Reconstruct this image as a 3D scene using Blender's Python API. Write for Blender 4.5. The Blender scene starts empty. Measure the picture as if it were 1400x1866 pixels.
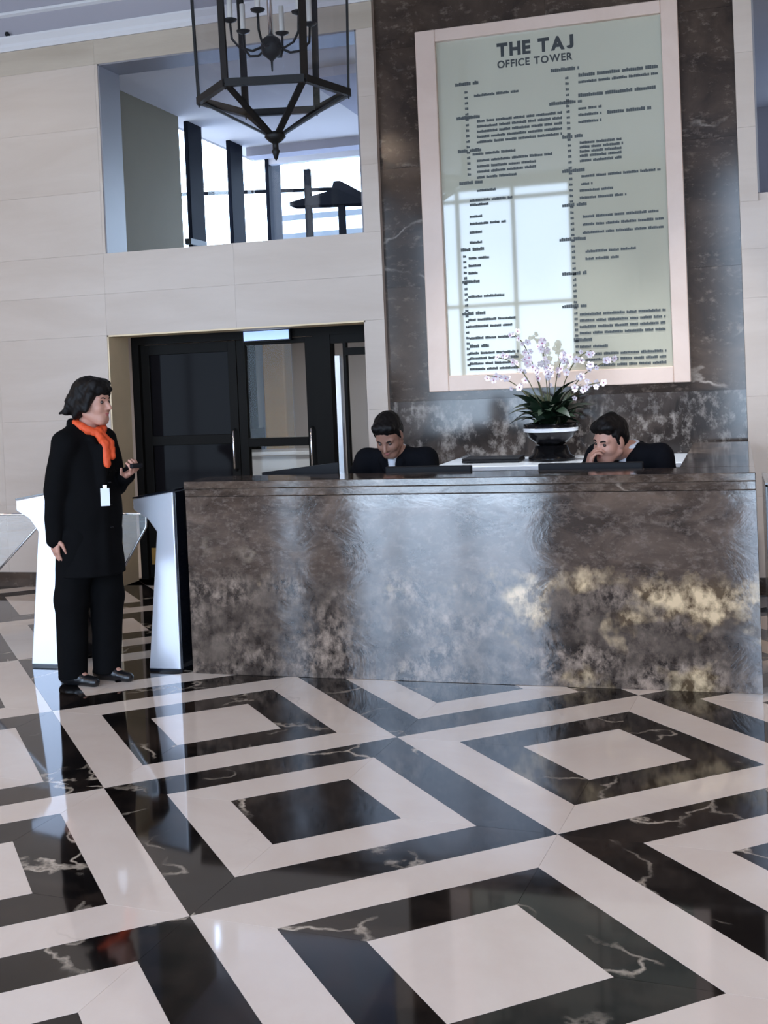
import bpy, bmesh, math, random
import numpy as np
from mathutils import Vector, Matrix
R = math.radians
random.seed(7)
SC = bpy.context.scene
COL = SC.collection

# ------------------------------------------------------------------ camera
cam_d = bpy.data.cameras.new('camera')
cam = bpy.data.objects.new('camera', cam_d); COL.objects.link(cam)
cam_d.sensor_fit = 'VERTICAL'; cam_d.sensor_height = 36.0; cam_d.lens = 41.8837
cam_d.shift_x = 0.02339; cam_d.shift_y = -0.10348
cam_d.clip_start = 0.05; cam_d.clip_end = 300
cam.matrix_world = Matrix(((0.9547, 0.0346, 0.2957, 2.4465),
                           (0.2947, 0.0319, -0.9551, -4.2112),
                           (-0.0425, 0.9989, 0.0202, 1.583),
                           (0, 0, 0, 1)))
SC.camera = cam

# ------------------------------------------------------------------ sky, daylight, exposure
SC.view_settings.view_transform = 'Standard'
SC.view_settings.look = 'None'
SC.view_settings.gamma = 1.0
SC.view_settings.use_curve_mapping = False
SC.view_settings.exposure = 0.50
SKY = 9.0
world = bpy.data.worlds.new('sky'); SC.world = world; world.use_nodes = True
wn = world.node_tree; wn.nodes.clear()
w_out = wn.nodes.new('ShaderNodeOutputWorld'); w_bg = wn.nodes.new('ShaderNodeBackground')
w_tc = wn.nodes.new('ShaderNodeTexCoord'); w_sep = wn.nodes.new('ShaderNodeSeparateXYZ'); w_rmp = wn.nodes.new('ShaderNodeValToRGB')
w_rmp.color_ramp.elements[0].position = 0.0; w_rmp.color_ramp.elements[0].color = (0.62, 0.79, 1.0, 1)
w_rmp.color_ramp.elements[1].position = 0.6; w_rmp.color_ramp.elements[1].color = (0.48, 0.65, 1.0, 1)
wn.links.new(w_tc.outputs['Generated'], w_sep.inputs[0]); wn.links.new(w_sep.outputs['Z'], w_rmp.inputs[0])
wn.links.new(w_rmp.outputs[0], w_bg.inputs['Color']); w_bg.inputs['Strength'].default_value = SKY
wn.links.new(w_bg.outputs[0], w_out.inputs[0])

def portal(name, loc, rot, sx, sy):
    d = bpy.data.lights.new(name, 'AREA'); d.shape = 'RECTANGLE'; d.size = sx; d.size_y = sy
    d.cycles.is_portal = True
    o = bpy.data.objects.new(name, d); COL.objects.link(o); o.location = loc; o.rotation_euler = rot
# openings that let the sky in (sampling portals only, they add no light)
portal('daylight_portal', (-1.225, -7.0, 2.41), (R(90), 0, 0), 2.55, 4.8)
portal('daylight_portal', (-6.95, -7.0, 2.41), (R(90), 0, 0), 3.3, 4.8)
portal('daylight_portal', (3.86, -7.0, 2.41), (R(90), 0, 0), 2.9, 4.8)
portal('daylight_portal', (-2.62, 7.7, 3.4), (0, R(-90), 0), 1.5, 2.6)
portal('daylight_portal', (-0.1, 9.2, 3.4), (R(-90), 0, 0), 5.0, 1.5)
SC.cycles.max_bounces = 8
SC.cycles.use_denoising = True
SC.cycles.caustics_reflective = False
SC.cycles.caustics_refractive = False
SC.cycles.sample_clamp_indirect = 6.0

# ------------------------------------------------------------------ materials
def new_mat(name):
    m = bpy.data.materials.new(name); m.use_nodes = True
    return m, m.node_tree, m.node_tree.nodes['Principled BSDF']
def pmat(name, col, rough=0.5, metal=0.0, spec=0.5, coat=0.0, noise=0.0, nscale=8.0, bump=0.0, emit=None, es=1.0, sheen=0.0):
    m, nt, b = new_mat(name)
    b.inputs['Base Color'].default_value = (*col, 1); b.inputs['Roughness'].default_value = rough
    b.inputs['Metallic'].default_value = metal; b.inputs['Specular IOR Level'].default_value = spec
    b.inputs['Coat Weight'].default_value = coat; b.inputs['Coat Roughness'].default_value = 0.05
    b.inputs['Sheen Weight'].default_value = sheen
    if emit: b.inputs['Emission Color'].default_value = (*emit, 1); b.inputs['Emission Strength'].default_value = es
    if noise or bump:
        tc = nt.nodes.new('ShaderNodeTexCoord'); n = nt.nodes.new('ShaderNodeTexNoise')
        n.inputs['Scale'].default_value = nscale; n.inputs['Detail'].default_value = 4
        nt.links.new(tc.outputs['Object'], n.inputs['Vector'])
        if noise:
            mx = nt.nodes.new('ShaderNodeMix'); mx.data_type = 'RGBA'
            mx.inputs['A'].default_value = (*[c * (1 - noise) for c in col], 1)
            mx.inputs['B'].default_value = (*[min(1, c * (1 + noise)) for c in col], 1)
            nt.links.new(n.outputs['Fac'], mx.inputs['Factor']); nt.links.new(mx.outputs['Result'], b.inputs['Base Color'])
        if bump:
            bp = nt.nodes.new('ShaderNodeBump'); bp.inputs['Strength'].default_value = bump; bp.inputs['Distance'].default_value = 0.01
            nt.links.new(n.outputs['Fac'], bp.inputs['Height']); nt.links.new(bp.outputs[0], b.inputs['Normal'])
    return m
def marble(name, dark, cloud, vein, cloud_lo=0.45, cloud_hi=0.75, cscale=1.6, vscale=1.3, vwidth=0.02, vmask=0.5, rough=0.08, stretch=(1, 1, 1), spec=0.5, wob=0.0, fine=None, rough2=None):
    """polished stone: a base, soft clouds and thin broken veins; every piece takes its own cut of the stone"""
    m, nt, b = new_mat(name); N = nt.nodes.new; L = nt.links.new
    g = N('ShaderNodeNewGeometry'); oi = N('ShaderNodeObjectInfo')
    mul = N('ShaderNodeVectorMath'); mul.operation = 'MULTIPLY'; mul.inputs[1].default_value = stretch
    L(g.outputs['Position'], mul.inputs[0])
    rn = N('ShaderNodeMath'); rn.operation = 'MULTIPLY'; rn.inputs[1].default_value = 61.0; L(oi.outputs['Random'], rn.inputs[0])
    add = N('ShaderNodeVectorMath'); add.operation = 'ADD'; L(mul.outputs[0], add.inputs[0]); L(rn.outputs[0], add.inputs[1])
    n1 = N('ShaderNodeTexNoise'); n1.inputs['Scale'].default_value = cscale; n1.inputs['Detail'].default_value = 9; n1.inputs['Roughness'].default_value = 0.62; n1.inputs['Distortion'].default_value = 0.6
    L(add.outputs[0], n1.inputs['Vector'])
    r1 = N('ShaderNodeValToRGB'); r1.color_ramp.elements[0].position = cloud_lo; r1.color_ramp.elements[1].position = cloud_hi
    r1.color_ramp.elements[0].color = (*dark, 1); r1.color_ramp.elements[1].color = (*cloud, 1); L(n1.outputs['Fac'], r1.inputs[0])
    # distorted cell edges as veins
    n2 = N('ShaderNodeTexNoise'); n2.inputs['Scale'].default_value = 3.0; n2.inputs['Detail'].default_value = 6; L(add.outputs[0], n2.inputs['Vector'])
    ds = N('ShaderNodeVectorMath'); ds.operation = 'SCALE'; ds.inputs['Scale'].default_value = 0.55; L(n2.outputs['Color'], ds.inputs[0])
    a2 = N('ShaderNodeVectorMath'); a2.operation = 'ADD'; L(add.outputs[0], a2.inputs[0]); L(ds.outputs[0], a2.inputs[1])
    vo = N('ShaderNodeTexVoronoi'); vo.feature = 'DISTANCE_TO_EDGE'; vo.inputs['Scale'].default_value = vscale; L(a2.outputs[0], vo.inputs['Vector'])
    rv = N('ShaderNodeValToRGB'); rv.color_ramp.elements[0].position = 0.0; rv.color_ramp.elements[1].position = vwidth
    rv.color_ramp.elements[0].color = (1, 1, 1, 1); rv.color_ramp.elements[1].color = (0, 0, 0, 1); L(vo.outputs['Distance'], rv.inputs[0])
    n3 = N('ShaderNodeTexNoise'); n3.inputs['Scale'].default_value = 2.3; n3.inputs['Detail'].default_value = 3; L(add.outputs[0], n3.inputs['Vector'])
    rm = N('ShaderNodeValToRGB'); rm.color_ramp.elements[0].position = vmask; rm.color_ramp.elements[1].position = min(1, vmask + 0.16); L(n3.outputs['Fac'], rm.inputs[0])
    vm = N('ShaderNodeMath'); vm.operation = 'MULTIPLY'; L(rv.outputs[0], vm.inputs[0]); L(rm.outputs[0], vm.inputs[1])
    mx = N('ShaderNodeMix'); mx.data_type = 'RGBA'; L(vm.outputs[0], mx.inputs['Factor']); L(r1.outputs[0], mx.inputs['A']); mx.inputs['B'].default_value = (*vein, 1)
    last = mx.outputs['Result']
    if fine:   # small pale flecks and crystals
        n4 = N('ShaderNodeTexNoise'); n4.inputs['Scale'].default_value = fine[0]; n4.inputs['Detail'].default_value = 5; n4.inputs['Roughness'].default_value = 0.7; L(add.outputs[0], n4.inputs['Vector'])
        r4 = N('ShaderNodeValToRGB'); r4.color_ramp.elements[0].position = fine[1]; r4.color_ramp.elements[1].position = fine[2]; L(n4.outputs['Fac'], r4.inputs[0])
        m4 = N('ShaderNodeMix'); m4.data_type = 'RGBA'; L(r4.outputs[0], m4.inputs['Factor']); L(last, m4.inputs['A']); m4.inputs['B'].default_value = (*fine[3], 1); last = m4.outputs['Result']
    L(last, b.inputs['Base Color'])
    b.inputs['Roughness'].default_value = rough; b.inputs['Specular IOR Level'].default_value = spec
    if wob:
        bp = N('ShaderNodeBump'); bp.inputs['Strength'].default_value = wob; bp.inputs['Distance'].default_value = 0.02
        L(n1.outputs['Fac'], bp.inputs['Height']); L(bp.outputs[0], b.inputs['Normal'])
    return m
def glass(name, tint=(1, 1, 1), refl=0.5, rough=0.0):
    """thin pane: clear with a fresnel reflection"""
    m = bpy.data.materials.new(name); m.use_nodes = True; nt = m.node_tree; nt.nodes.clear()
    o = nt.nodes.new('ShaderNodeOutputMaterial'); mx = nt.nodes.new('ShaderNodeMixShader')
    t = nt.nodes.new('ShaderNodeBsdfTransparent'); gl = nt.nodes.new('ShaderNodeBsdfGlossy'); lw = nt.nodes.new('ShaderNodeLayerWeight')
    lw.inputs['Blend'].default_value = 0.5
    t.inputs[0].default_value = (*tint, 1); gl.inputs['Roughness'].default_value = rough
    pw = nt.nodes.new('ShaderNodeMath'); pw.operation = 'POWER'; pw.inputs[1].default_value = 5.0; nt.links.new(lw.outputs['Facing'], pw.inputs[0])
    ml = nt.nodes.new('ShaderNodeMath'); ml.operation = 'MULTIPLY_ADD'; ml.inputs[1].default_value = refl * 1.6; ml.inputs[2].default_value = refl * 0.08
    nt.links.new(pw.outputs[0], ml.inputs[0]); nt.links.new(ml.outputs[0], mx.inputs[0])
    nt.links.new(t.outputs[0], mx.inputs[1]); nt.links.new(gl.outputs[0], mx.inputs[2]); nt.links.new(mx.outputs[0], o.inputs[0])
    return m

M = {}
M['floor_dark'] = marble('dark_emperador_tile', (0.007, 0.0055, 0.005), (0.060, 0.041, 0.030), (0.66, 0.56, 0.44), 0.46, 0.80, 2.4, 1.15, 0.016, 0.46, 0.05, spec=0.45)
M['floor_light'] = marble('cream_marble_tile', (0.80, 0.675, 0.57), (0.88, 0.775, 0.67), (0.62, 0.51, 0.42), 0.35, 0.7, 1.6, 0.8, 0.006, 0.62, 0.05, spec=0.5)
M['desk'] = marble('polished_emperador_marble', (0.036, 0.025, 0.019), (0.14, 0.098, 0.072), (0.30, 0.24, 0.19), 0.40, 0.68, 3.4, 1.1, 0.025, 0.55, 0.06, (1, 1, 2.4), spec=0.7, fine=(24, 0.50, 0.80, (0.19, 0.15, 0.125)), wob=0.05)
def desk_front():
    """one big slab: quiet brown stone above, running into a brecciated band with pale and golden stones below"""
    m = marble('brecciated_emperador_marble', (0.032, 0.022, 0.017), (0.135, 0.094, 0.070), (0.34, 0.27, 0.20), 0.40, 0.70, 3.4, 0.9, 0.022, 0.56, 0.06, (1, 1, 1.6), spec=1.0, fine=(24, 0.50, 0.80, (0.19, 0.15, 0.125)), wob=0.05)
    nt = m.node_tree; N = nt.nodes.new; L = nt.links.new; b = nt.nodes['Principled BSDF']; top = b.inputs['Base Color'].links[0].from_socket
    g = N('ShaderNodeNewGeometry'); sp = N('ShaderNodeSeparateXYZ'); L(g.outputs['Position'], sp.inputs[0])
    def noise(scale, detail, st, rough=0.6):
        mu = N('ShaderNodeVectorMath'); mu.operation = 'MULTIPLY'; mu.inputs[1].default_value = st; L(g.outputs['Position'], mu.inputs[0])
        n = N('ShaderNodeTexNoise'); n.inputs['Scale'].default_value = scale; n.inputs['Detail'].default_value = detail; n.inputs['Roughness'].default_value = rough; n.inputs['Distortion'].default_value = 0.12; L(mu.outputs[0], n.inputs['Vector']); return n
    def ramp(src, p0, p1, c0, c1):
        r = N('ShaderNodeValToRGB'); r.color_ramp.elements[0].position = p0; r.color_ramp.elements[1].position = p1; r.color_ramp.elements[0].color = (*c0, 1); r.color_ramp.elements[1].color = (*c1, 1); L(src, r.inputs[0]); return r.outputs[0]
    def mix(f, a, c):
        x = N('ShaderNodeMix'); x.data_type = 'RGBA'; L(f, x.inputs['Factor']); L(a, x.inputs['A']); L(c, x.inputs['B']); return x.outputs['Result']
    stones = ramp(noise(15, 5, (1.1, 1, 0.85), 0.7).outputs['Fac'], 0.42, 0.66, (0.022, 0.017, 0.015), (0.35, 0.265, 0.205))
    veil = ramp(noise(3.0, 4, (0.8, 1, 1.3)).outputs['Fac'], 0.36, 0.62, (0, 0, 0), (1, 1, 1))
    dim = ramp(noise(8, 6, (1, 1, 1)).outputs['Fac'], 0.40, 0.72, (0.028, 0.021, 0.018), (0.15, 0.115, 0.09))
    stones = mix(veil, dim, stones)
    gold = ramp(noise(16, 5, (1, 1, 0.8)).outputs['Fac'], 0.40, 0.62, (0.10, 0.065, 0.035), (0.72, 0.53, 0.32))
    pa = N('ShaderNodeMath'); pa.operation = 'MULTIPLY_ADD'; pa.inputs[1].default_value = 0.10; L(sp.outputs['X'], pa.inputs[0]); L(noise(2.1, 4, (1, 1, 1.1)).outputs['Fac'], pa.inputs[2])
    patch = ramp(pa.outputs[0], 0.68, 0.77, (0, 0, 0), (1, 1, 1))
    low = mix(patch, stones, gold)
    w = noise(4.5, 5, (1, 1, 1)); ad = N('ShaderNodeMath'); ad.operation = 'MULTIPLY_ADD'; ad.inputs[1].default_value = 0.42; L(w.outputs['Fac'], ad.inputs[0]); L(sp.outputs['Z'], ad.inputs[2])
    band = ramp(ad.outputs[0], 0.70, 0.80, (1, 1, 1), (0, 0, 0))
    L(mix(band, top, low), b.inputs['Base Color'])
    return m
M['desk_front'] = desk_front()
M['wall_flecked'] = marble('flecked_marble_wall', (0.024, 0.019, 0.017), (0.10, 0.078, 0.066), (0.40, 0.35, 0.31), 0.42, 0.72, 2.4, 1.2, 0.03, 0.5, 0.12, (1.15, 1, 0.85), fine=(11, 0.50, 0.74, (0.30, 0.265, 0.24)))
M['wall_dark'] = marble('dark_marble_wall', (0.030, 0.020, 0.015), (0.100, 0.067, 0.047), (0.42, 0.36, 0.31), 0.42, 0.72, 1.3, 0.8, 0.02, 0.54, 0.12, (1, 1, 1.6), spec=0.38, fine=(14, 0.55, 0.85, (0.21, 0.16, 0.125)))
M['cream'] = marble('cream_limestone', (0.47, 0.375, 0.305), (0.55, 0.455, 0.385), (0.39, 0.30, 0.24), 0.3, 0.7, 1.2, 0.8, 0.01, 0.62, 0.35, (0.5, 1, 3.0))
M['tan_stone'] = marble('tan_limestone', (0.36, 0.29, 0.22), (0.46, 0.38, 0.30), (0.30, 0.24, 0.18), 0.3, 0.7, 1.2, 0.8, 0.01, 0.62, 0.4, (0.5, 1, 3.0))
M['frame_stone'] = marble('pale_pink_stone', (0.58, 0.43, 0.35), (0.66, 0.51, 0.43), (0.48, 0.36, 0.3), 0.3, 0.7, 2, 1, 0.01, 0.65, 0.3)
M['gallery_plaster'] = pmat('gallery_ceiling_plaster', (0.56, 0.50, 0.46), 0.8, noise=0.03, nscale=3)
M['plaster'] = pmat('white_plaster', (0.60, 0.57, 0.57), 0.7, noise=0.03, nscale=3)
M['plaster_grey'] = pmat('grey_plaster', (0.31, 0.285, 0.31), 0.8, noise=0.04, nscale=2)
M['olive'] = pmat('olive_grey_plaster', (0.135, 0.108, 0.062), 0.8, noise=0.06, nscale=3)
M['reveal'] = pmat('blue_grey_painted_metal', (0.20, 0.185, 0.195), 0.45, noise=0.04, nscale=4)
M['tan'] = pmat('tan_stone_reveal', (0.80, 0.64, 0.42), 0.5, noise=0.12, nscale=5)
M['sign'] = pmat('sage_grey_sign_panel', (0.44, 0.425, 0.34), 0.03, spec=0.75, noise=0.03, nscale=2)
M['ink'] = pmat('black_lettering', (0.012, 0.014, 0.014), 0.4)
M['ink_grey'] = pmat('charcoal_lettering', (0.045, 0.052, 0.050), 0.5)
M['bronze'] = pmat('dark_bronze_metal', (0.008, 0.007, 0.007), 0.45, spec=0.2)
M['black_door'] = pmat('black_door_metal', (0.010, 0.009, 0.008), 0.45, spec=0.05, noise=0.2, nscale=3)
M['dark_glass'] = pmat('smoked_glass', (0.008, 0.007, 0.008), 0.06, spec=0.02, noise=0.15, nscale=1.5)
M['mullion'] = pmat('dark_window_pillar', (0.006, 0.007, 0.011), 0.6, spec=0.03, noise=0.15, nscale=4)
M['steel'] = pmat('satin_steel', (0.72, 0.74, 0.80), 0.32, metal=0.55, noise=0.03, nscale=6)
M['steel_dark'] = pmat('dark_blue_cabinet_glass', (0.008, 0.010, 0.016), 0.12, spec=0.6, noise=0.1, nscale=5)
M['bright_metal'] = pmat('polished_steel', (0.85, 0.87, 0.92), 0.15, metal=1.0, noise=0.02)
M['brass'] = pmat('brushed_brass', (0.75, 0.50, 0.17), 0.25, metal=0.9, noise=0.1, nscale=10)
M['gold_panel'] = pmat('golden_brown_veneer', (0.40, 0.23, 0.06), 0.4, noise=0.25, nscale=4)
M['white_top'] = pmat('white_lacquer', (0.78, 0.82, 0.88), 0.12, noise=0.02)
M['black'] = pmat('black_plastic', (0.008, 0.008, 0.010), 0.5, spec=0.2, noise=0.15, nscale=20)
M['glass'] = glass('clear_glass', (0.96, 0.97, 0.97), 0.25)
M['lantern_glass'] = glass('lantern_glass', (0.94, 0.94, 0.95), 0.2)
M['door_glass'] = glass('door_glass', (0.80, 0.84, 0.86), 0.08)
M['canopy'] = pmat('dark_canopy_metal', (0.003, 0.003, 0.0035), 0.8, spec=0.0, noise=0.1)
M['band'] = pmat('grey_facade_band', (0.065, 0.07, 0.075), 0.8, noise=0.1)
M['skin'] = pmat('warm_skin', (0.52, 0.27, 0.20), 0.5, noise=0.08, nscale=25)
M['skin2'] = pmat('tanned_skin', (0.30, 0.155, 0.11), 0.5, noise=0.08, nscale=25)
M['lip'] = pmat('lip', (0.36, 0.11, 0.10), 0.45, noise=0.05)
M['hair'] = pmat('black_hair', (0.005, 0.004, 0.004), 0.55, spec=0.2, noise=0.3, nscale=40, bump=0.3)
M['coat'] = pmat('black_wool', (0.0035, 0.0035, 0.004), 0.85, spec=0.08, noise=0.2, nscale=30, bump=0.1)
M['suit'] = pmat('dark_navy_suit_cloth', (0.005, 0.0055, 0.008), 0.85, spec=0.1, noise=0.2, nscale=30, bump=0.1)
M['shirt'] = pmat('white_shirt_cloth', (0.68, 0.72, 0.80), 0.7, noise=0.03)
M['scarf'] = pmat('orange_red_scarf_cloth', (0.72, 0.085, 0.02), 0.65, noise=0.2, nscale=30, bump=0.3)
M['leather'] = pmat('black_shoe_leather', (0.008, 0.008, 0.009), 0.25, noise=0.1)
M['eye'] = pmat('eye_white_iris', (0.05, 0.035, 0.03), 0.1, noise=0.1)
M['badge'] = pmat('white_badge_card', (0.75, 0.80, 0.86), 0.4, noise=0.05)
M['leaf'] = pmat('dark_green_leaf', (0.010, 0.022, 0.011), 0.4, noise=0.3, nscale=12)
M['stem'] = pmat('green_brown_stem', (0.08, 0.075, 0.03), 0.6, noise=0.2)
M['petal'] = pmat('white_pink_petal', (0.78, 0.70, 0.76), 0.6, noise=0.08, nscale=20)
M['petal_heart'] = pmat('plum_flower_heart', (0.35, 0.10, 0.22), 0.6, noise=0.1)
M['bowl'] = pmat('black_glazed_bowl', (0.006, 0.006, 0.007), 0.2, spec=0.2, noise=0.1)
M['bowl_rim'] = pmat('white_glazed_band', (0.80, 0.82, 0.86), 0.15, noise=0.02)
M['light_panel'] = pmat('lit_blue_white_diffuser', (0.6, 0.7, 0.9), 0.5, emit=(0.28, 0.48, 0.95), es=0.6, noise=0.01)
M['lobby_lamp'] = pmat('white_lamp_diffuser', (0.9, 0.9, 0.9), 0.5, emit=(1.0, 0.94, 0.90), es=24.0, noise=0.01)
M['lamp'] = pmat('warm_lamp_diffuser', (0.9, 0.9, 0.9), 0.5, emit=(1.0, 0.75, 0.50), es=28.0, noise=0.01)
M['candle'] = pmat('ivory_candle_sleeve', (0.62, 0.58, 0.52), 0.5, noise=0.05)
M['far_wall'] = pmat('pale_street_facade', (0.72, 0.75, 0.80), 0.8, noise=0.08, nscale=1)
M['concrete'] = pmat('grey_concrete', (0.32, 0.33, 0.36), 0.8, noise=0.1, nscale=2)

# ------------------------------------------------------------------ mesh helpers
def link(name, me, mat=None, parent=None):
    o = bpy.data.objects.new(name, me); COL.objects.link(o)
    if mat is not None and me is not None and len(me.materials) == 0: me.materials.append(mat)
    if parent is not None: o.parent = parent
    return o
def tag(o, label=None, cat=None, group=None, kind=None):
    for k, v in (('label', label), ('category', cat), ('group', group), ('kind', kind)):
        if v: o[k] = v
    return o
def empty(name, loc, label=None, cat=None, group=None, rz=0.0):
    o = bpy.data.objects.new(name, None); COL.objects.link(o); o.empty_display_size = 0.1
    o.location = loc; o.rotation_euler = (0, 0, rz)
    return tag(o, label, cat, group)
class MB:
    def __init__(s): s.v = []; s.f = []; s.smooth = []
    def add(s, vs, fs, smooth=False):
        n = len(s.v); s.v += [tuple(v) for v in vs]; s.f += [tuple(i + n for i in f) for f in fs]; s.smooth += [smooth] * len(fs); return s
    def box(s, x0, x1, y0, y1, z0, z1):
        return s.add([(x0, y0, z0), (x1, y0, z0), (x1, y1, z0), (x0, y1, z0), (x0, y0, z1), (x1, y0, z1), (x1, y1, z1), (x0, y1, z1)],
                     [(0, 3, 2, 1), (4, 5, 6, 7), (0, 1, 5, 4), (1, 2, 6, 5), (2, 3, 7, 6), (3, 0, 4, 7)])
    def prism(s, poly, axis, a, b):
        """polygon (list of 2-D points, counter-clockwise) pushed from a to b along an axis"""
        n = len(poly)
        def P(p, t): return {'x': (t, p[0], p[1]), 'y': (p[0], t, p[1]), 'z': (p[0], p[1], t)}[axis]
        vs = [P(p, a) for p in poly] + [P(p, b) for p in poly]
        return s.add(vs, [tuple(range(n))[::-1], tuple(range(n, 2 * n))] + [(i, (i + 1) % n, n + (i + 1) % n, n + i) for i in range(n)])
    def bar(s, a, b, w, h, up=(0, 0, 1)):
        """flat bar from a to b; w across, h along 'up'"""
        a = Vector(a); b = Vector(b); d = (b - a).normalized(); u = Vector(up); u = u - d * u.dot(d)
        if u.length < 1e-5: u = d.orthogonal()
        u.normalize(); c = d.cross(u)
        vs = [p + c * sx * w / 2 + u * sy * h / 2 for p in (a, b) for sx, sy in ((-1, -1), (1, -1), (1, 1), (-1, 1))]
        return s.add(vs, [(0, 1, 2, 3), (7, 6, 5, 4), (0, 4, 5, 1), (1, 5, 6, 2), (2, 6, 7, 3), (3, 7, 4, 0)])
    def tube(s, pts, r, n=8, cap=True):
        pts = [Vector(p) for p in pts]; rs = r if isinstance(r, (list, tuple)) else [r] * len(pts)
        rings = []; prev = None
        for i, p in enumerate(pts):
            d = (pts[min(i + 1, len(pts) - 1)] - pts[max(i - 1, 0)]).normalized()
            u = d.orthogonal().normalized() if prev is None else (prev - d * prev.dot(d)).normalized()
            prev = u; c = d.cross(u)
            rings += [p + (u * math.cos(2 * math.pi * k / n) + c * math.sin(2 * math.pi * k / n)) * rs[i] for k in range(n)]
        fs = [(i * n + k, i * n + (k + 1) % n, (i + 1) * n + (k + 1) % n, (i + 1) * n + k) for i in range(len(pts) - 1) for k in range(n)]
        if cap: fs += [tuple(range(n))[::-1], tuple((len(pts) - 1) * n + k for k in range(n))]
        return s.add(rings, fs, True)
    def lathe(s, prof, c=(0, 0, 0), n=20, sx=1.0, sy=1.0):
        vs = [(c[0] + r * sx * math.cos(2 * math.pi * k / n), c[1] + r * sy * math.sin(2 * math.pi * k / n), c[2] + z) for r, z in prof for k in range(n)]
        fs = [(i * n + k, i * n + (k + 1) % n, (i + 1) * n + (k + 1) % n, (i + 1) * n + k) for i in range(len(prof) - 1) for k in range(n)]
        return s.add(vs, fs, True)
    def mesh(s, name):
        me = bpy.data.meshes.new(name); me.from_pydata(s.v, [], s.f); me.update()
        me.polygons.foreach_set('use_smooth', s.smooth)
        bm = bmesh.new(); bm.from_mesh(me); bmesh.ops.recalc_face_normals(bm, faces=bm.faces); bm.to_mesh(me); bm.free()
        return me
    def build(s, name, mat, parent=None, bevel=0.0):
        """the mesh; its coordinates are those of the parent (or of the world)"""
        o = link(name, s.mesh(name), mat, parent)
        if bevel:
            md = o.modifiers.new('edge', 'BEVEL'); md.width = bevel; md.segments = 2; md.limit_method = 'ANGLE'
        return o
def struct(o): o['kind'] = 'structure'; return o
def cells_minus(x0, x1, z0, z1, holes):
    """a wall rectangle cut into boxes around rectangular holes"""
    xs = sorted({x0, x1, *[h[0] for h in holes], *[h[1] for h in holes]}); xs = [x for x in xs if x0 <= x <= x1]
    out = []
    for a, b in zip(xs, xs[1:]):
        zs = [z0]; blocks = sorted((h[2], h[3]) for h in holes if h[0] <= a + 1e-6 and h[1] >= b - 1e-6)
        z = z0
        for p, q in blocks:
            if p > z: out.append((a, b, z, p))
            z = max(z, q)
        if z < z1: out.append((a, b, z, z1))
    return out

# ------------------------------------------------------------------ floor: inlaid squares of cream and dark marble
S_ = 1.3; PHI = R(40.513); MG1, MG2 = 0.1578, 0.3111
floor = struct(MB().box(-9.3, 7.3, -7.3, 12.0, -0.2, -0.012).build('floor', M['concrete']))
def gpt(u, v): return (S_ * (u * math.cos(PHI) - v * math.sin(PHI)), S_ * (u * math.sin(PHI) + v * math.cos(PHI)))
G = 0.0004 / S_          # half a joint
def strip_mesh(name, a, b, side, mat):
    """one mitred strip of a ring between margins a and b on one side of the unit square"""
    a2 = a + G; b2 = b - G
    base = [(a2 + G, a2), (1 - a2 - G, a2), (1 - b2 - G * 2.4, b2), (b2 + G * 2.4, b2)]
    q = base
    for _ in range(side): q = [(1 - y, x) for x, y in q]
    pts = [gpt(u, v - 1) for u, v in q]
    mb = MB().prism(pts, 'z', -0.012, 0.0); me = mb.mesh(name); me.materials.append(mat); return me
def centre_mesh(name, a, mat):
    a2 = a + G; pts = [gpt(u, v - 1) for u, v in ((a2, a2), (1 - a2, a2), (1 - a2, 1 - a2), (a2, 1 - a2))]
    me = MB().prism(pts, 'z', -0.012, 0.0).mesh(name); me.materials.append(mat); return me
cell_parts = {}
for dark_first in (0, 1):
    A, B = (M['floor_dark'], M['floor_light']) if dark_first else (M['floor_light'], M['floor_dark'])
    cell_parts[dark_first] = [strip_mesh('tile_strip', 0, MG1, k, A) for k in range(4)] + [strip_mesh('tile_strip', MG1, MG2, k, B) for k in range(4)] + [centre_mesh('tile_centre', MG2, A)]
near = [(0, -1), (0, 0), (-1, -1), (1, 0), (-1, 0), (1, -1), (0, 1), (0, 2), (1, 1), (-1, 1), (0, 3), (2, 0), (0, 4), (-1, 2), (-1, 3), (1, 4), (1, 3), (0, 5), (2, 1), (1, 2), (2, -1), (0, -2), (1, -2), (-1, -2), (-2, 0), (-2, -1), (-2, 1)]
for (i, j) in near:
    x, y = gpt(i, j)
    for k, me in enumerate(cell_parts[(i + j + 1) % 2 if False else (1 if (i + j) % 2 == 0 else 0)]):
        o = link('marble_tile', me, None, floor); o.location = (x, y, 0)
field = {0: MB(), 1: MB()}
for i in range(-12, 12):
    for j in range(-12, 12):
        if (i, j) in near: continue
        cx_, cy_ = gpt(i + 0.5, j - 0.5)
        if not (-9.0 < cx_ < 7.0 and -6.7 < cy_ < 3.6): continue
        x, y = gpt(i, j); d = 1 if (i + j) % 2 == 0 else 0
        for k, me in enumerate(cell_parts[d]):
            isdark = (d == 1) != (4 <= k < 8)
            field[1 if isdark else 0].add([(v.co.x + x, v.co.y + y, v.co.z) for v in me.vertices], [tuple(p.vertices) for p in me.polygons])
for d in (0, 1):
    o = field[d].build('marble_tile_field', M['floor_dark'] if d else M['floor_light'], floor); o['kind'] = 'stuff'

# ------------------------------------------------------------------ walls and ceiling
YW = 4.4; CEIL = 4.95
ceiling = struct(MB().box(-9.3, 7.3, -7.3, 4.7, CEIL, CEIL + 0.2).build('ceiling', M['plaster_grey']))
struct(MB().box(-9.3, -9.0, -7.3, 4.72, -0.012, CEIL).build('wall_left', M['cream']))
struct(MB().box(7.0, 7.3, -7.3, 4.72, -0.012, CEIL).build('wall_right', M['cream']))
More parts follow.
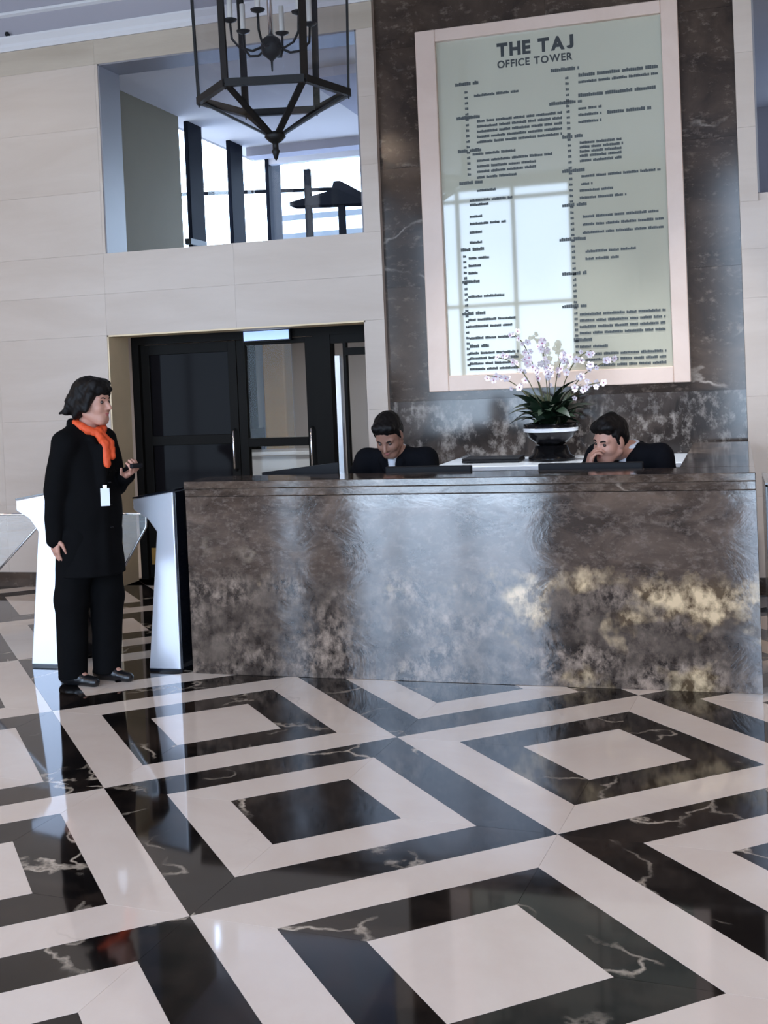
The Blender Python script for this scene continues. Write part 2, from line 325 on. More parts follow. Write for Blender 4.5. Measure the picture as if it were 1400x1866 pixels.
# the wall behind the photographer, with its tall glazed openings
front_holes = [(-8.6, -5.3, 0.0, 4.82), (-3.50, -3.22, 0.0, 4.82), (-2.5, 0.05, 0.0, 4.82), (2.42, 5.3, 0.0, 4.82)]
mb = MB()
for a, b, c, d in cells_minus(-9.0, 7.0, -0.012, CEIL, [(h[0], h[1], -0.012, h[3]) for h in front_holes]): mb.box(a, b, -7.3, -7.0, c, d)
struct(mb.build('wall_front', M['cream']))
for n, (a, b, c, d) in enumerate(front_holes):
    w = struct(MB().box(a, a + 0.05, -7.14, -7.06, c, d).build('window_%d' % (n + 4), M['mullion']))
    MB().box(b - 0.05, b, -7.14, -7.06, c, d).build('window_frame', M['mullion'], w)
    MB().box(a, b, -7.14, -7.06, d - 0.05, d).build('window_frame', M['mullion'], w)
    if b - a > 1:
        for z in (2.80, 4.60): MB().box(a, b, -7.14, -7.06, z - 0.03, z + 0.03).build('transom', M['mullion'], w)
        nm = max(1, int((b - a) / 1.15))
        xs_m = [-0.94, -1.9] if n == 2 else [a + (b - a) * (k + 1) / (nm + 1) for k in range(nm)]
        for x in xs_m: MB().box(x - 0.03, x + 0.03, -7.14, -7.06, c, d).build('mullion', M['mullion'], w)

# back wall core (cream parts), stone panels laid on it
WX0, WX1 = -9.0, 7.0
win_l = (-2.31, -0.13, 2.705, 4.225); door_l = (-2.335, -0.15, -0.012, 2.045)
win_r = (2.685, 4.9, 2.76, 4.225)
mb = MB()
for a, b, c, d in cells_minus(WX0, 0.0, -0.012, CEIL, [win_l, door_l]): mb.box(a, b, YW + 0.03, YW + 0.32, c, d)
for a, b, c, d in cells_minus(2.565, WX1, -0.012, CEIL, [win_r]): mb.box(a, b, YW + 0.03, YW + 0.32, c, d)
mb.box(0.0, 2.565, YW + 0.11, YW + 0.32, -0.012, CEIL)
wall_back = struct(mb.build('wall_back', M['cream']))
def panel(x0, x1, z0, z1, y0, y1, mat, name):
    g = 0.0005
    return MB().box(x0 + g, x1 - g, y0, y1, z0 + g, z1 - g).build(name, mat, wall_back)
# cream limestone panels around the two openings
zc = [0.0, 0.68, 1.37, 2.045, 2.38, 2.705, 3.21, 3.72, 4.225, 4.42]
for k in range(len(zc) - 1):
    z0, z1 = zc[k], zc[k + 1]; zm = (z0 + z1) / 2
    xr = [-5.6, -4.4, -3.35, -2.335]
    xs = [-9.0, -7.8, -6.7] + xr
    cm = M['tan_stone'] if zm > 4.225 else M['cream']  # top course coloured tan to imitate warm cove light on the limestone
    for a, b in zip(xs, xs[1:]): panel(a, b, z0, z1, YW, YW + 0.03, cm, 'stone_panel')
    if win_l[2] <= zm <= win_l[3]:
        panel(-2.335, -2.31, z0, z1, YW, YW + 0.03, M['cream'], 'stone_panel'); panel(-0.13, 0.0, z0, z1, YW, YW + 0.03, M['cream'], 'stone_panel')
    elif zm < door_l[3]:
        panel(-0.15, 0.0, z0, z1, YW, YW + 0.03, M['cream'], 'stone_panel')
    else:
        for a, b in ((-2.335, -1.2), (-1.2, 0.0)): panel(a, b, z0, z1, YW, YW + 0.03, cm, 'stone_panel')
    if win_r[2] <= zm <= win_r[3]:
        panel(2.565, 2.685, z0, z1, YW, YW + 0.03, M['cream'], 'stone_panel'); panel(4.9, 7.0, z0, z1, YW, YW + 0.03, M['cream'], 'stone_panel')
    else:
        for a, b in ((2.565, 3.7), (3.7, 4.9), (4.9, 7.0)): panel(a, b, z0, z1, YW, YW + 0.03, M['cream'], 'stone_panel')
# dark marble slabs between the two cream walls
zd = [0.0, 0.62, 1.42, 2.28, 3.17, 4.06, 4.95]
for k in range(len(zd) - 1):
    for a, b in ((0.0, 1.28), (1.28, 2.565)): panel(a, b, zd[k], zd[k + 1], YW + 0.06, YW + 0.11, M['wall_flecked'] if k < 2 else M['wall_dark'], 'marble_slab')
# crown mouldings
def trim(name, prof, x0, x1, mat):
    return struct(MB().prism(prof, 'x', x0, x1).build(name, mat))
trim('trim_1', [(YW + 0.03, 4.42), (YW - 0.015, 4.42), (YW - 0.03, 4.45), (YW - 0.03, 4.475), (YW - 0.06, 4.515), (YW - 0.06, 4.53), (YW + 0.03, 4.53)][::-1], -9.0, 0.0, M['plaster'])
trim('trim_2', [(YW + 0.03, 4.42), (YW - 0.015, 4.42), (YW - 0.03, 4.45), (YW - 0.03, 4.475), (YW - 0.06, 4.515), (YW - 0.06, 4.53), (YW + 0.03, 4.53)][::-1], 2.565, 7.0, M['plaster'])
trim('trim_3', [(YW + 0.03, 4.53), (YW - 0.005, 4.53), (YW - 0.005, CEIL), (YW + 0.03, CEIL)][::-1], -9.0, 0.0, M['plaster_grey'])
trim('trim_4', [(YW - 0.005, 4.70), (YW - 0.03, 4.715), (YW - 0.03, 4.735), (YW - 0.005, 4.745)][::-1], -9.0, 0.0, M['plaster'])
trim('trim_5', [(YW + 0.03, 4.53), (YW - 0.005, 4.53), (YW - 0.005, CEIL), (YW + 0.03, CEIL)][::-1], 2.565, 7.0, M['plaster_grey'])
# baseboards
struct(MB().box(-9.0, -2.335, YW - 0.015, YW, 0, 0.12).build('baseboard_left', M['wall_dark']))
struct(MB().box(2.60, 7.0, YW - 0.015, YW, 0, 0.12).build('baseboard_right', M['wall_dark']))

# ------------------------------------------------------------------ upper opening on the left: window_1 with the gallery behind it
a, b, c, d = win_l
w1 = struct(MB().box(a - 0.001, a + 0.012, YW + 0.005, YW + 0.34, c, d).build('window_1', M['reveal']))
MB().box(a, b, YW + 0.005, YW + 0.34, d - 0.012, d + 0.001).build('window_reveal', M['reveal'], w1)
MB().box(b - 0.012, b + 0.001, YW + 0.005, YW + 0.34, c, d).build('window_reveal', M['reveal'], w1)
MB().box(a, b, YW + 0.032, YW + 0.34, c - 0.02, c + 0.002).build('window_sill', M['cream'], w1)
# gallery room
GY1 = 8.9; GX0, GX1 = -2.6, 2.3; GZ0, GZ1 = 2.45, 4.25
struct(MB().box(-3.2, 2.6, YW + 0.32, 9.2, GZ0 - 0.15, GZ0).build('floor_gallery', M['concrete']))
gc = struct(MB().box(-2.85, 2.6, YW + 0.32, GY1 + 0.1, GZ1, GZ1 + 0.15).build('ceiling_gallery', M['gallery_plaster']))
MB().box(-0.9, -0.35, 5.4, 9.0, GZ1 - 0.08, GZ1).build('ceiling_beam', M['plaster_grey'], gc)
MB().box(-2.6, 2.3, 8.2, 8.45, GZ1 - 0.10, GZ1).build('ceiling_beam', M['plaster_grey'], gc)
struct(MB().box(-2.85, -2.6, YW + 0.32, 6.48, GZ0, GZ1).build('wall_gallery_left', M['olive']))
struct(MB().box(2.3, 2.55, YW + 0.32, GY1, GZ0, GZ1).build('wall_gallery_right', M['plaster']))
gw = struct(MB().box(-2.84, -2.80, 6.48, GY1, GZ0, GZ1).build('window_2', M['glass']))
for y0, y1 in ((6.69, 7.02), (7.74, 8.09), (8.86, 9.26)):
    p = MB().box(-2.645, -2.60, y0, y1, GZ0, GZ1).build('window_pillar', M['mullion'], gw, 0.004)
    MB().box(-2.66, -2.595, y0 - 0.05, y1, 3.02, 3.08).build('pillar_band', M['bronze'], p)
MB().box(-2.80, -2.62, 6.48, GY1, GZ0, GZ0 + 0.1).build('window_rail', M['mullion'], gw)
ge = struct(MB().box(GX0, GX1, GY1 + 0.02, GY1 + 0.05, GZ0, GZ1).build('window_3', M['glass']))
for x in (-1.3, 0.0, 1.2): MB().box(x - 0.03, x + 0.03, GY1 - 0.02, GY1 + 0.08, GZ0, GZ1).build('mullion', M['mullion'], ge)
MB().box(GX0, GX1, GY1 - 0.02, GY1 + 0.08, GZ1 - 0.08, GZ1).build('window_frame', M['plaster'], ge)
# right-hand upper opening: window_8 with its lobby behind
a, b, c, d = win_r
w2 = struct(MB().box(b - 0.012, b, YW + 0.005, YW + 0.34, c, d).build('window_8', M['reveal']))
MB().box(a, b, YW + 0.005, YW + 0.34, d - 0.012, d + 0.001).build('window_reveal', M['reveal'], w2)
MB().box(a - 0.001, a + 0.012, YW + 0.005, YW + 0.34, c, d).build('window_reveal', M['reveal'], w2)
struct(MB().box(2.62, 5.6, YW + 0.32, 9.0, GZ0 - 0.15, GZ0).build('floor_gallery_far', M['concrete']))
struct(MB().box(2.60, 5.6, YW + 0.32, 9.0, GZ1, GZ1 + 0.15).build('ceiling_gallery_far', M['plaster']))
struct(MB().box(5.4, 5.6, YW + 0.32, 9.0, GZ0, GZ1).build('wall_gallery_far', M['plaster_grey']))
struct(MB().box(2.6, 4.3, 8.9, 9.0, GZ0, GZ1).build('wall_gallery_far_back', M['plaster_grey']))
# street outside the gallery windows
can = empty('street_canopy', (-4.0, 16.0, 0.0), 'dark street canopy on thin posts, seen outside through the upper opening', 'canopy')
MB().prism([(-0.94, 4.78), (0.45, 4.72), (0.45, 4.88), (0.02, 5.15), (-0.10, 5.15), (-0.14, 5.00), (-0.5, 4.93), (-0.94, 4.85)], 'y', -0.1, 0.3).build('canopy_roof', M['canopy'], can)
MB().bar((-3.6, 0, 5.22), (0.0, 0, 5.02), 0.06, 0.06).build('canopy_cable', M['canopy'], can)
for x, t in ((-0.62, 5.42), (0.0, 5.05)): MB().box(x - 0.05, x + 0.06, -0.05, 0.05, 0.0, t).build('canopy_post', M['canopy'], can)
bl = empty('street_building', (-2.0, 26.0, 0.0), 'pale building across the street, low behind the dark canopy', 'building')
MB().box(-7, 6, 0, 3, 0, 6.4).build('facade', M['far_wall'], bl)
for z in (5.0, 5.5, 6.0): MB().box(-7, 6, -0.06, 0.0, z, z + 0.14).build('facade_band', M['band'], bl)
struct(MB().box(-40, 40, 12.0, 60, -0.4, -0.02).build('ground_street', M['concrete']))

# ------------------------------------------------------------------ doorway below: dark portal with doors, back lobby behind
a, b, c, d = door_l
d1 = struct(MB().box(a - 0.001, a + 0.012, YW + 0.004, YW + 0.33, 0, d).build('door_1', M['tan']))
MB().box(a, b, YW + 0.004, YW + 0.33, d - 0.012, d + 0.001).build('door_reveal', M['tan'], d1)
MB().box(b - 0.012, b + 0.001, YW + 0.004, YW + 0.33, 0, d).build('door_reveal', M['cream'], d1)
DY = 4.80
portal_frame = MB().box(-2.335, -0.15, DY, DY + 0.12, 1.97, 2.045)
portal_frame.box(-2.335, -2.27, DY, DY + 0.12, 0, 1.97).box(-0.72, -0.575, DY, DY + 0.12, 0, 1.97)
portal_frame.box(-0.575, -0.15, DY + 0.01, DY + 0.10, 1.90, 1.97).box(-0.47, -0.15, DY + 0.01, DY + 0.10, 1.80, 1.86)
d1f = portal_frame.build('door_frame', M['black_door'], d1)
def leaf(name, x0, x1, zs, gm, label):
    lf = empty(name, ((x0 + x1) / 2, DY + 0.06, 0.0)); tag(lf, label, 'door')
    w = (x1 - x0) / 2; st = 0.075
    MB().box(-w, -w + st, -0.03, 0.03, 0.01, 1.965).build('door_stile', M['black_door'], lf, 0.003)
    MB().box(w - st, w, -0.03, 0.03, 0.01, 1.965).build('door_stile', M['black_door'], lf, 0.003)
    for z0, z1 in zs: MB().box(-w + st, w - st, -0.03, 0.03, z0, z1).build('door_rail', M['black_door'], lf, 0.003)
    for (p, q), (r, s) in zip(zs, zs[1:]):
        MB().box(-w + st, w - st, -0.008, 0.008, q, r).build('door_pane', gm, lf)
    MB().box(-w + 0.02, w - 0.02, -0.034, -0.030, 0.12, 0.26).build('kick_plate', M['brass'], lf)  # gold strip stands in for lit floor glimpsed at the threshold
    h = MB().tube([(w - 0.035, -0.03, 0.90), (w - 0.035, -0.075, 0.92), (w - 0.035, -0.075, 1.22), (w - 0.035, -0.03, 1.24)], 0.010)
    h.build('door_handle', M['bright_metal'], lf)
    return lf
leaf('entrance_door', -2.265, -1.40, [(0.01, 0.30), (1.12, 1.20), (1.88, 1.965)], M['dark_glass'], 'closed dark door leaf with smoked panes, just behind the woman in black')
leaf('glazed_door', -1.395, -0.725, [(0.01, 0.14), (1.09, 1.16), (1.92, 1.965)], M['door_glass'], 'black framed door leaf with clear panes over the marble desk')
sg = MB().box(-0.575, -0.15, DY + 0.05, DY + 0.06, 0, 1.90).build('side_glass', M['door_glass'], d1)
MB().box(-0.545, -0.505, DY + 0.02, DY + 0.08, 0, 1.80).build('side_post', M['bright_metal'], d1)
MB().box(-0.475, -0.45, DY + 0.02, DY + 0.08, 0, 1.97).build('side_post', M['black_door'], d1)
# back lobby
BX0, BX1, BY0, BY1 = -3.6, 0.8, YW + 0.32, 8.2
struct(MB().box(BX0, BX1, BY1, BY1 + 0.1, 0, 2.3).build('wall_lobby_back', M['plaster']))
struct(MB().box(BX0 - 0.1, BX0, BY0, BY1, 0, 2.3).build('wall_lobby_left', M['plaster']))
struct(MB().box(BX1, BX1 + 0.1, BY0, BY1, 0, 2.3).build('wall_lobby_right', M['plaster']))
struct(MB().box(BX0, BX1, BY0, BY1, 2.2, 2.29).build('ceiling_lobby', M['plaster']))
lob = MB().box(BX0, BX1, YW + 0.1, BY1, -0.012, 0.0).build('floor_lobby', M['floor_light']); struct(lob)
pn = tag(MB().box(-2.42, -2.16, 7.95, 8.19, 0, 2.2).build('wooden_column', M['gold_panel'], None, 0.02), 'golden brown column in the back lobby, seen through the clear door pane', 'column')
dc = empty('dark_column', (-2.62, 8.0, 0.0), 'slim black column in the back lobby beside the golden column', 'column')
MB().box(-0.10, 0.07, -0.1, 0.1, 0.0, 2.2).build('shaft', M['black_door'], dc, 0.01)
MB().box(-0.12, 0.13, -0.14, 0.12, 0.0, 1.12).build('pedestal', M['black_door'], dc, 0.01)
lb = empty('light_box', (-1.095, 4.76, 1.99), 'lit blue white light box on the dark portal head above the clear door', 'light')
MB().box(-0.195, 0.195, -0.014, 0.0, -0.037, 0.037).build('diffuser', M['light_panel'], lb)
MB().box(-0.205, 0.205, -0.01, 0.04, -0.047, 0.047).build('housing', M['black'], lb)
bench = empty('white_counter', (-2.2, 7.3, 0.0), 'white low counter in the back lobby below the door rail', 'counter')
MB().box(-0.55, 0.55, 0.0, 0.5, 0.02, 0.86).build('counter_body', M['white_top'], bench, 0.01)
MB().box(-0.58, 0.58, -0.03, 0.52, 0.86, 0.90).build('counter_top', M['white_top'], bench, 0.005)
MB().box(-0.5, 0.5, 0.02, 0.48, 0.0, 0.02).build('plinth', M['black'], bench)
struct(MB().box(-1.3, 0.8, 8.16, 8.20, 1.13, 1.23).build('trim_6', M['white_top']))
struct(MB().box(-1.3, 0.8, 8.17, 8.20, 0.0, 1.13).build('trim_7', M['plaster_grey']))
cl = empty('lobby_ceiling_light', (-1.4, 6.4, 2.2), 'round white ceiling light of the back lobby behind the doors', 'light')  # unseen light, added so that the back lobby is lit
MB().lathe([(0.0, -0.02), (0.28, -0.02), (0.30, 0.0)], n=24).build('diffuser', M['lobby_lamp'], cl)
MB().lathe([(0.30, 0.0), (0.31, -0.025), (0.285, -0.025)], n=24).build('rim', M['bright_metal'], cl)

# ------------------------------------------------------------------ directory sign
SY = YW + 0.02
sign = empty('directory_sign', (1.28, YW + 0.06, 2.83), 'tall sage grey tenant directory in a pale stone frame on dark marble', 'sign')
def sbox(name, x0, x1, z0, z1, y0, y1, mat, bevel=0.0):
    return MB().box(x0 - 1.28, x1 - 1.28, y0 - (YW + 0.06), y1 - (YW + 0.06), z0 - 2.83, z1 - 2.83).build(name, mat, sign, bevel)
sx0, sx1, sz0, sz1 = 0.325, 2.20, 1.485, 4.145; px0, px1, pz0, pz1 = 0.475, 2.085, 1.600, 4.055
sbox('sign_panel', px0 - 0.01, px1 + 0.01, pz0 - 0.01, pz1 + 0.01, YW + 0.030, YW + 0.055, M['sign'])
sbox('frame_side', sx0, px0, sz0, sz1, YW - 0.01, YW + 0.06, M['frame_stone'], 0.006)
sbox('frame_side', px1, sx1, sz0, sz1, YW - 0.01, YW + 0.06, M['frame_stone'], 0.006)
sbox('frame_side', px0, px1, pz1, sz1, YW - 0.01, YW + 0.06, M['frame_stone'], 0.006)
sbox('frame_side', px0, px1, sz0, pz0, YW - 0.01, YW + 0.06, M['frame_stone'], 0.006)
def text(name, body, x0, x1, z, cap, off):
    """capitals set one by one on the panel, all of one cap height, filling x0..x1"""
    glyphs = []
    for ch in body:
        if ch == ' ': glyphs.append(None); continue
        if ch == 'J':      # the built-in J hangs below the line; this one stands on it
            t = 0.075 + off; arc = [(-math.pi * 0.93 * q / 10) for q in range(11)]
            out = [(0.25 + 0.25 * math.cos(a_), 0.27 + 0.27 * math.sin(a_)) for a_ in arc]; inn = [(0.25 + (0.25 - 2 * t) * math.cos(a_), 0.27 + (0.27 - 2 * t) * math.sin(a_)) for a_ in arc]
            O_ = [(0.50, 1.0)] + out; I_ = [(0.50 - 2 * t, 1.0)] + inn; n = len(O_); m_ = MB()
            for z_ in (0.0, 0.02): m_.v += [(p[0], p[1], z_) for p in O_] + [(p[0], p[1], z_) for p in I_]
            f_ = []
            for q in range(n - 1):
                f_ += [(q, q + 1, n + q + 1, n + q), (2 * n + q, 3 * n + q, 3 * n + q + 1, 2 * n + q + 1), (q, 2 * n + q, 2 * n + q + 1, q + 1), (n + q, n + q + 1, 3 * n + q + 1, 3 * n + q)]
            v = np.array(m_.v, float); v[:, 0] *= 0.86; glyphs.append((v, f_)); continue
        cu = bpy.data.curves.new(name, 'FONT'); cu.body = ch; cu.size = 1.0; cu.extrude = 0.01; cu.offset = off
        tmp = bpy.data.objects.new(name, cu); COL.objects.link(tmp)
        dg = bpy.context.evaluated_depsgraph_get(); me = bpy.data.meshes.new_from_object(tmp.evaluated_get(dg)); bpy.data.objects.remove(tmp)
        v = np.array([tuple(p.co) for p in me.vertices]); v[:, 1] = np.maximum(v[:, 1], -0.012)
        v[:, 0] -= v[:, 0].min(); v[:, 1] = (v[:, 1] - v[:, 1].min()) / (v[:, 1].max() - v[:, 1].min())
        glyphs.append((v, [tuple(p.vertices) for p in me.polygons])); bpy.data.meshes.remove(me)
    gap, space = 0.10, 0.34
    total = sum(space if g is None else g[0][:, 0].max() + gap for g in glyphs) - gap; k = (x1 - x0) / total
    x = x0
    for g in glyphs:
        if g is None: x += space * k; continue
        v, f = g
        MB().add([(x + p[0] * k - 1.28, -0.0315 - p[2] * 0.1, z + p[1] * cap - 2.83) for p in v], f).build(name, M['ink'], sign); x += (v[:, 0].max() + gap) * k
text('title_letter', 'THE TAJ', 0.925, 1.478, 3.895, 0.100, 0.050)
text('subtitle_letter', 'OFFICE TOWER', 0.925, 1.468, 3.815, 0.054, 0.030)
ROWS = [[0.607,0.791,3.732,1],[0.607,0.791,3.486,1],[0.608,0.792,3.244,1],[0.609,0.783,3.01,1],[0.6,0.773,2.522,1],[0.601,0.753,2.287,1],[0.591,0.776,2.053,1],[0.636,0.788,1.811,1],[1.309,1.525,3.754,1],[1.289,1.526,3.518,1],[1.373,1.527,3.273,1],[1.363,1.528,3.03,1],[1.354,1.529,2.786,1],[1.324,1.52,2.542,1],[1.335,1.521,2.297,1],[1.326,1.512,2.063,1],[1.399,1.543,1.819,1],[0.744,1.074,3.641,0],[0.758,1.38,3.453,0],[0.756,1.378,3.416,0],[0.755,1.377,3.378,0],[0.753,1.375,3.34,0],[0.751,1.374,3.302,0],[0.716,1.036,3.217,0],[0.746,1.307,3.167,0],[0.744,1.18,3.125,0],[0.743,1.178,3.087,0],[0.741,1.05,3.045,0],[0.737,0.898,2.95,0],[0.679,0.83,2.849,0],[0.675,0.783,2.764,0],[0.68,1.002,2.881,0],[0.673,0.952,2.711,0],[0.67,0.779,2.648,0],[0.667,0.765,2.574,0],[0.656,0.818,2.46,0],[0.652,0.749,2.404,0],[0.649,0.725,2.35,0],[0.64,0.931,2.178,0],[0.633,0.988,2.008,0],[0.631,0.965,1.959,0],[0.638,0.983,1.873,0],[0.634,1.0,1.762,0],[0.632,0.998,1.724,0],[0.631,0.954,1.685,0],[0.629,0.995,1.645,0],[1.503,2.054,3.7,1],[1.501,2.052,3.655,0],[1.497,2.039,3.557,1],[1.494,1.666,3.467,0],[1.695,2.005,3.418,1],[1.492,1.665,3.422,0],[1.49,1.663,3.372,0],[1.494,1.798,3.224,0],[1.493,1.797,3.193,0],[1.492,1.796,3.162,0],[1.491,1.795,3.131,0],[1.49,1.794,3.096,0],[1.496,2.048,2.986,0],[1.493,1.585,2.931,0],[1.481,1.726,2.885,0],[1.479,1.814,2.833,0],[1.495,2.038,2.698,0],[1.493,2.056,2.642,0],[1.49,2.054,2.584,0],[1.506,1.86,2.449,0],[1.504,1.748,2.397,0],[1.448,2.053,2.003,0],[1.446,2.051,1.958,0],[1.444,2.05,1.914,0],[1.442,2.048,1.869,0],[1.439,1.644,1.771,0],[1.478,2.043,1.717,0],[1.476,2.041,1.676,0],[1.475,2.04,1.635,0]]
rl = random.Random(3); mb = MB()
def word_row(x0, x1, z, h, w):
    x = x0
    while x < x1:
        for _ in range(rl.randint(5, 13)):
            if x + w > x1: break
            hh = h * rl.uniform(0.7, 1.0)
            mb.box(x - 1.28, x + w - 1.28, -0.0335, -0.0295, z - 2.83, z + hh - 2.83); x += w * 1.12
        x += w * 1.1
for x0, x1, z, bold in ROWS: word_row(x0, x1, z - 0.013, 0.026 if bold else 0.020, 0.013 if bold else 0.0105)
for x, z0, z1 in ((0.686, 3.706, 3.031), (1.421, 3.726, 1.70), (0.626, 2.509, 1.64)):
    z = z0 - 0.045
    while z > z1: word_row(x - 0.012, x + 0.02, z, 0.019, 0.011); z -= 0.040
o = mb.build('directory_lettering', M['ink_grey'], sign); o['kind'] = 'stuff'

# ------------------------------------------------------------------ reception desk of polished brown marble
DX0, DX1 = -0.43, 2.585; DF = 1.80
desk = empty('reception_desk', (1.05, DF, 0.0), 'long reception desk clad in polished brown marble slabs', 'desk')
desk.rotation_euler = (0, 0, R(-0.4))
hw = (DX1 - DX0) / 2
def dk(name, x0, x1, y0, y1, z0, z1, mat=None, bevel=0.004):
    return MB().box(x0, x1, y0, y1, z0, z1).build(name, mat or M['desk'], desk, bevel)
dk('front_slab', -hw, hw, 0.0, 0.05, 0.0, 0.985, M['desk_front'], 0.002)
dk('fascia_slab', -hw, hw, -0.006, 0.05, 0.987, 1.03)
dk('top_slab', -hw, hw, -0.015, 0.36, 1.03, 1.07)
dk('carcass', -hw + 0.02, hw - 0.02, 0.05, 0.33, 0.0, 1.03, M['black'])
dk('worktop', -hw + 0.05, hw - 0.36, 0.33, 0.80, 0.72, 0.75, M['black_door'])
dk('end_slab', -hw, -hw + 0.05, 0.05, 0.80, 0.0, 0.70)
dk('return_slab', hw - 0.35, hw, 0.37, 2.46, 0.0, 1.03)
dk('return_top', hw - 0.37, hw, 0.361, 2.46, 1.03, 1.07)
# things on the inner worktop (world coordinates)
def screen(x, y, w, label, tilt=0.0):
    s = empty('monitor', (x, y, 0.75), label, 'monitor', None, tilt)
    MB().box(-w / 2, w / 2, -0.02, 0.02, 0.05, 0.345).build('screen_shell', M['black'], s, 0.006)
    MB().box(-w / 2 + 0.012, w / 2 - 0.012, 0.020, 0.0215, 0.065, 0.33).build('screen_glass', M['dark_glass'], s)
    MB().box(-0.03, 0.03, -0.035, -0.02, 0.01, 0.22).build('stand_neck', M['black'], s)
    MB().box(-0.11, 0.11, -0.09, 0.06, 0.0, 0.012).build('stand_foot', M['black'], s, 0.004)
screen(0.82, 2.29, 0.50, 'wide black monitor top edge above the desk, beside the man looking down', R(-2))
screen(1.72, 2.29, 0.56, 'black monitor top edge above the desk, in front of the man with hand at cheek', R(-2))
tr = empty('document_tray', (0.02, 2.25, 0.75), 'low black tray of papers behind the desk ledge near the doors', 'tray')
MB().box(-0.24, 0.24, -0.14, 0.14, 0.0, 0.02).build('tray_base', M['black'], tr, 0.004)
MB().prism([(-0.24, 0.02), (0.24, 0.02), (0.24, 0.37), (-0.24, 0.32)], 'y', 0.12, 0.14).build('tray_back', M['black'], tr)
MB().box(-0.21, 0.21, -0.12, 0.10, 0.02, 0.05).build('papers', M['shirt'], tr)

# ------------------------------------------------------------------ credenza, planter
cr = empty('credenza', (1.38, 4.0, 0.0), 'low cabinet with glossy white top along the dark marble wall', 'cabinet')
MB().box(-0.85, 0.84, -0.36, 0.45, 0.08, 0.955).build('cabinet_body', M['black_door'], cr)
MB().box(-0.87, 0.84, -0.40, 0.45, 0.955, 0.985).build('cabinet_top', M['white_top'], cr, 0.004)
MB().box(-0.83, 0.82, -0.32, 0.45, 0.0, 0.08).build('plinth', M['black'], cr)
for k in range(4):
    x0 = -0.845 + k * 0.42
    dd = MB().box(x0 + 0.004, x0 + 0.416, -0.380, -0.360, 0.09, 0.94).build('cabinet_door', M['black_door'], cr, 0.003)
    MB().tube([(x0 + 0.36, -0.380, 0.70), (x0 + 0.36, -0.40, 0.71), (x0 + 0.36, -0.40, 0.83), (x0 + 0.36, -0.380, 0.84)], 0.006).build('handle', M['bright_metal'], dd)
lt = empty('closed_laptop', (0.86, 4.02, 0.985), 'flat closed black laptop lying on the white credenza top', 'laptop')
MB().box(-0.2, 0.2, -0.13, 0.13, 0.004, 0.022).build('laptop_base', M['black'], lt, 0.004)
MB().box(-0.2, 0.2, -0.13, 0.13, 0.023, 0.034).build('laptop_lid', M['black'], lt, 0.004)
for sx in (-0.15, 0.15): MB().box(sx - 0.02, sx + 0.02, -0.1, 0.1, 0.0, 0.004).build('rubber_foot', M['black'], lt)
pl = empty('potted_orchid', (1.262, 4.05, 1.09), 'white orchid sprays over dark leaves in a black bowl with white band', 'plant')
MB().lathe([(0.0, 0.0), (0.08, 0.0), (0.11, 0.02), (0.16, 0.06), (0.185, 0.11), (0.185, 0.15), (0.17, 0.152), (0.155, 0.13), (0.10, 0.11), (0.0, 0.10)], n=32).build('bowl', M['bowl'], pl)
MB().lathe([(0.182, 0.096), (0.188, 0.100), (0.190, 0.118), (0.190, 0.121), (0.184, 0.123)], n=32).build('bowl_band', M['bowl_rim'], pl)  # white band painted as the highlight on the dark glossy bowl
rp = random.Random(11)
def leaf_mesh(L, W):
    mb = MB(); n = 6; vs = []
    for i in range(n + 1):
        t = i / n; w = W * math.sin(math.pi * min(1, t * 0.93 + 0.07)) ** 0.8 * 0.5
        x = L * t; z = 0.5 * L * t - 0.75 * L * t * t
        vs += [(x, -w, z + 0.25 * w), (x, 0, z), (x, w, z + 0.25 * w)]
    fs = []
    for i in range(n):
        for k in range(2): fs.append((i * 3 + k, i * 3 + k + 1, i * 3 + 4 + k, i * 3 + 3 + k))
    m = MB(); m.add(vs, fs, True); m.add([(v[0], v[1], v[2] - 0.002) for v in vs], [f[::-1] for f in fs], True)
    me = m.mesh('leaf'); me.materials.append(M['leaf']); return me
MB().lathe([(0.0, -0.105), (0.16, -0.105), (0.16, -0.08), (0.13, -0.06), (0.11, 0.0), (0.0, 0.0)], n=24).build('bowl_foot', M['bowl'], pl)
lm_ = [leaf_mesh(0.30, 0.10), leaf_mesh(0.24, 0.08), leaf_mesh(0.20, 0.09)]
for k in range(64):
    a = k * 2.399; t = rp.random()
    o = link('leaf', lm_[k % 3], None, pl); r0 = rp.uniform(0.0, 0.1)
    o.location = (r0 * math.cos(a), r0 * math.sin(a) * 0.8, 0.11 + 0.12 * t)
    o.rotation_euler = (rp.uniform(-0.4, 0.4), -rp.uniform(0.1, 1.25), a)
    s_ = rp.uniform(0.75, 1.0); o.scale = (s_, s_, s_)
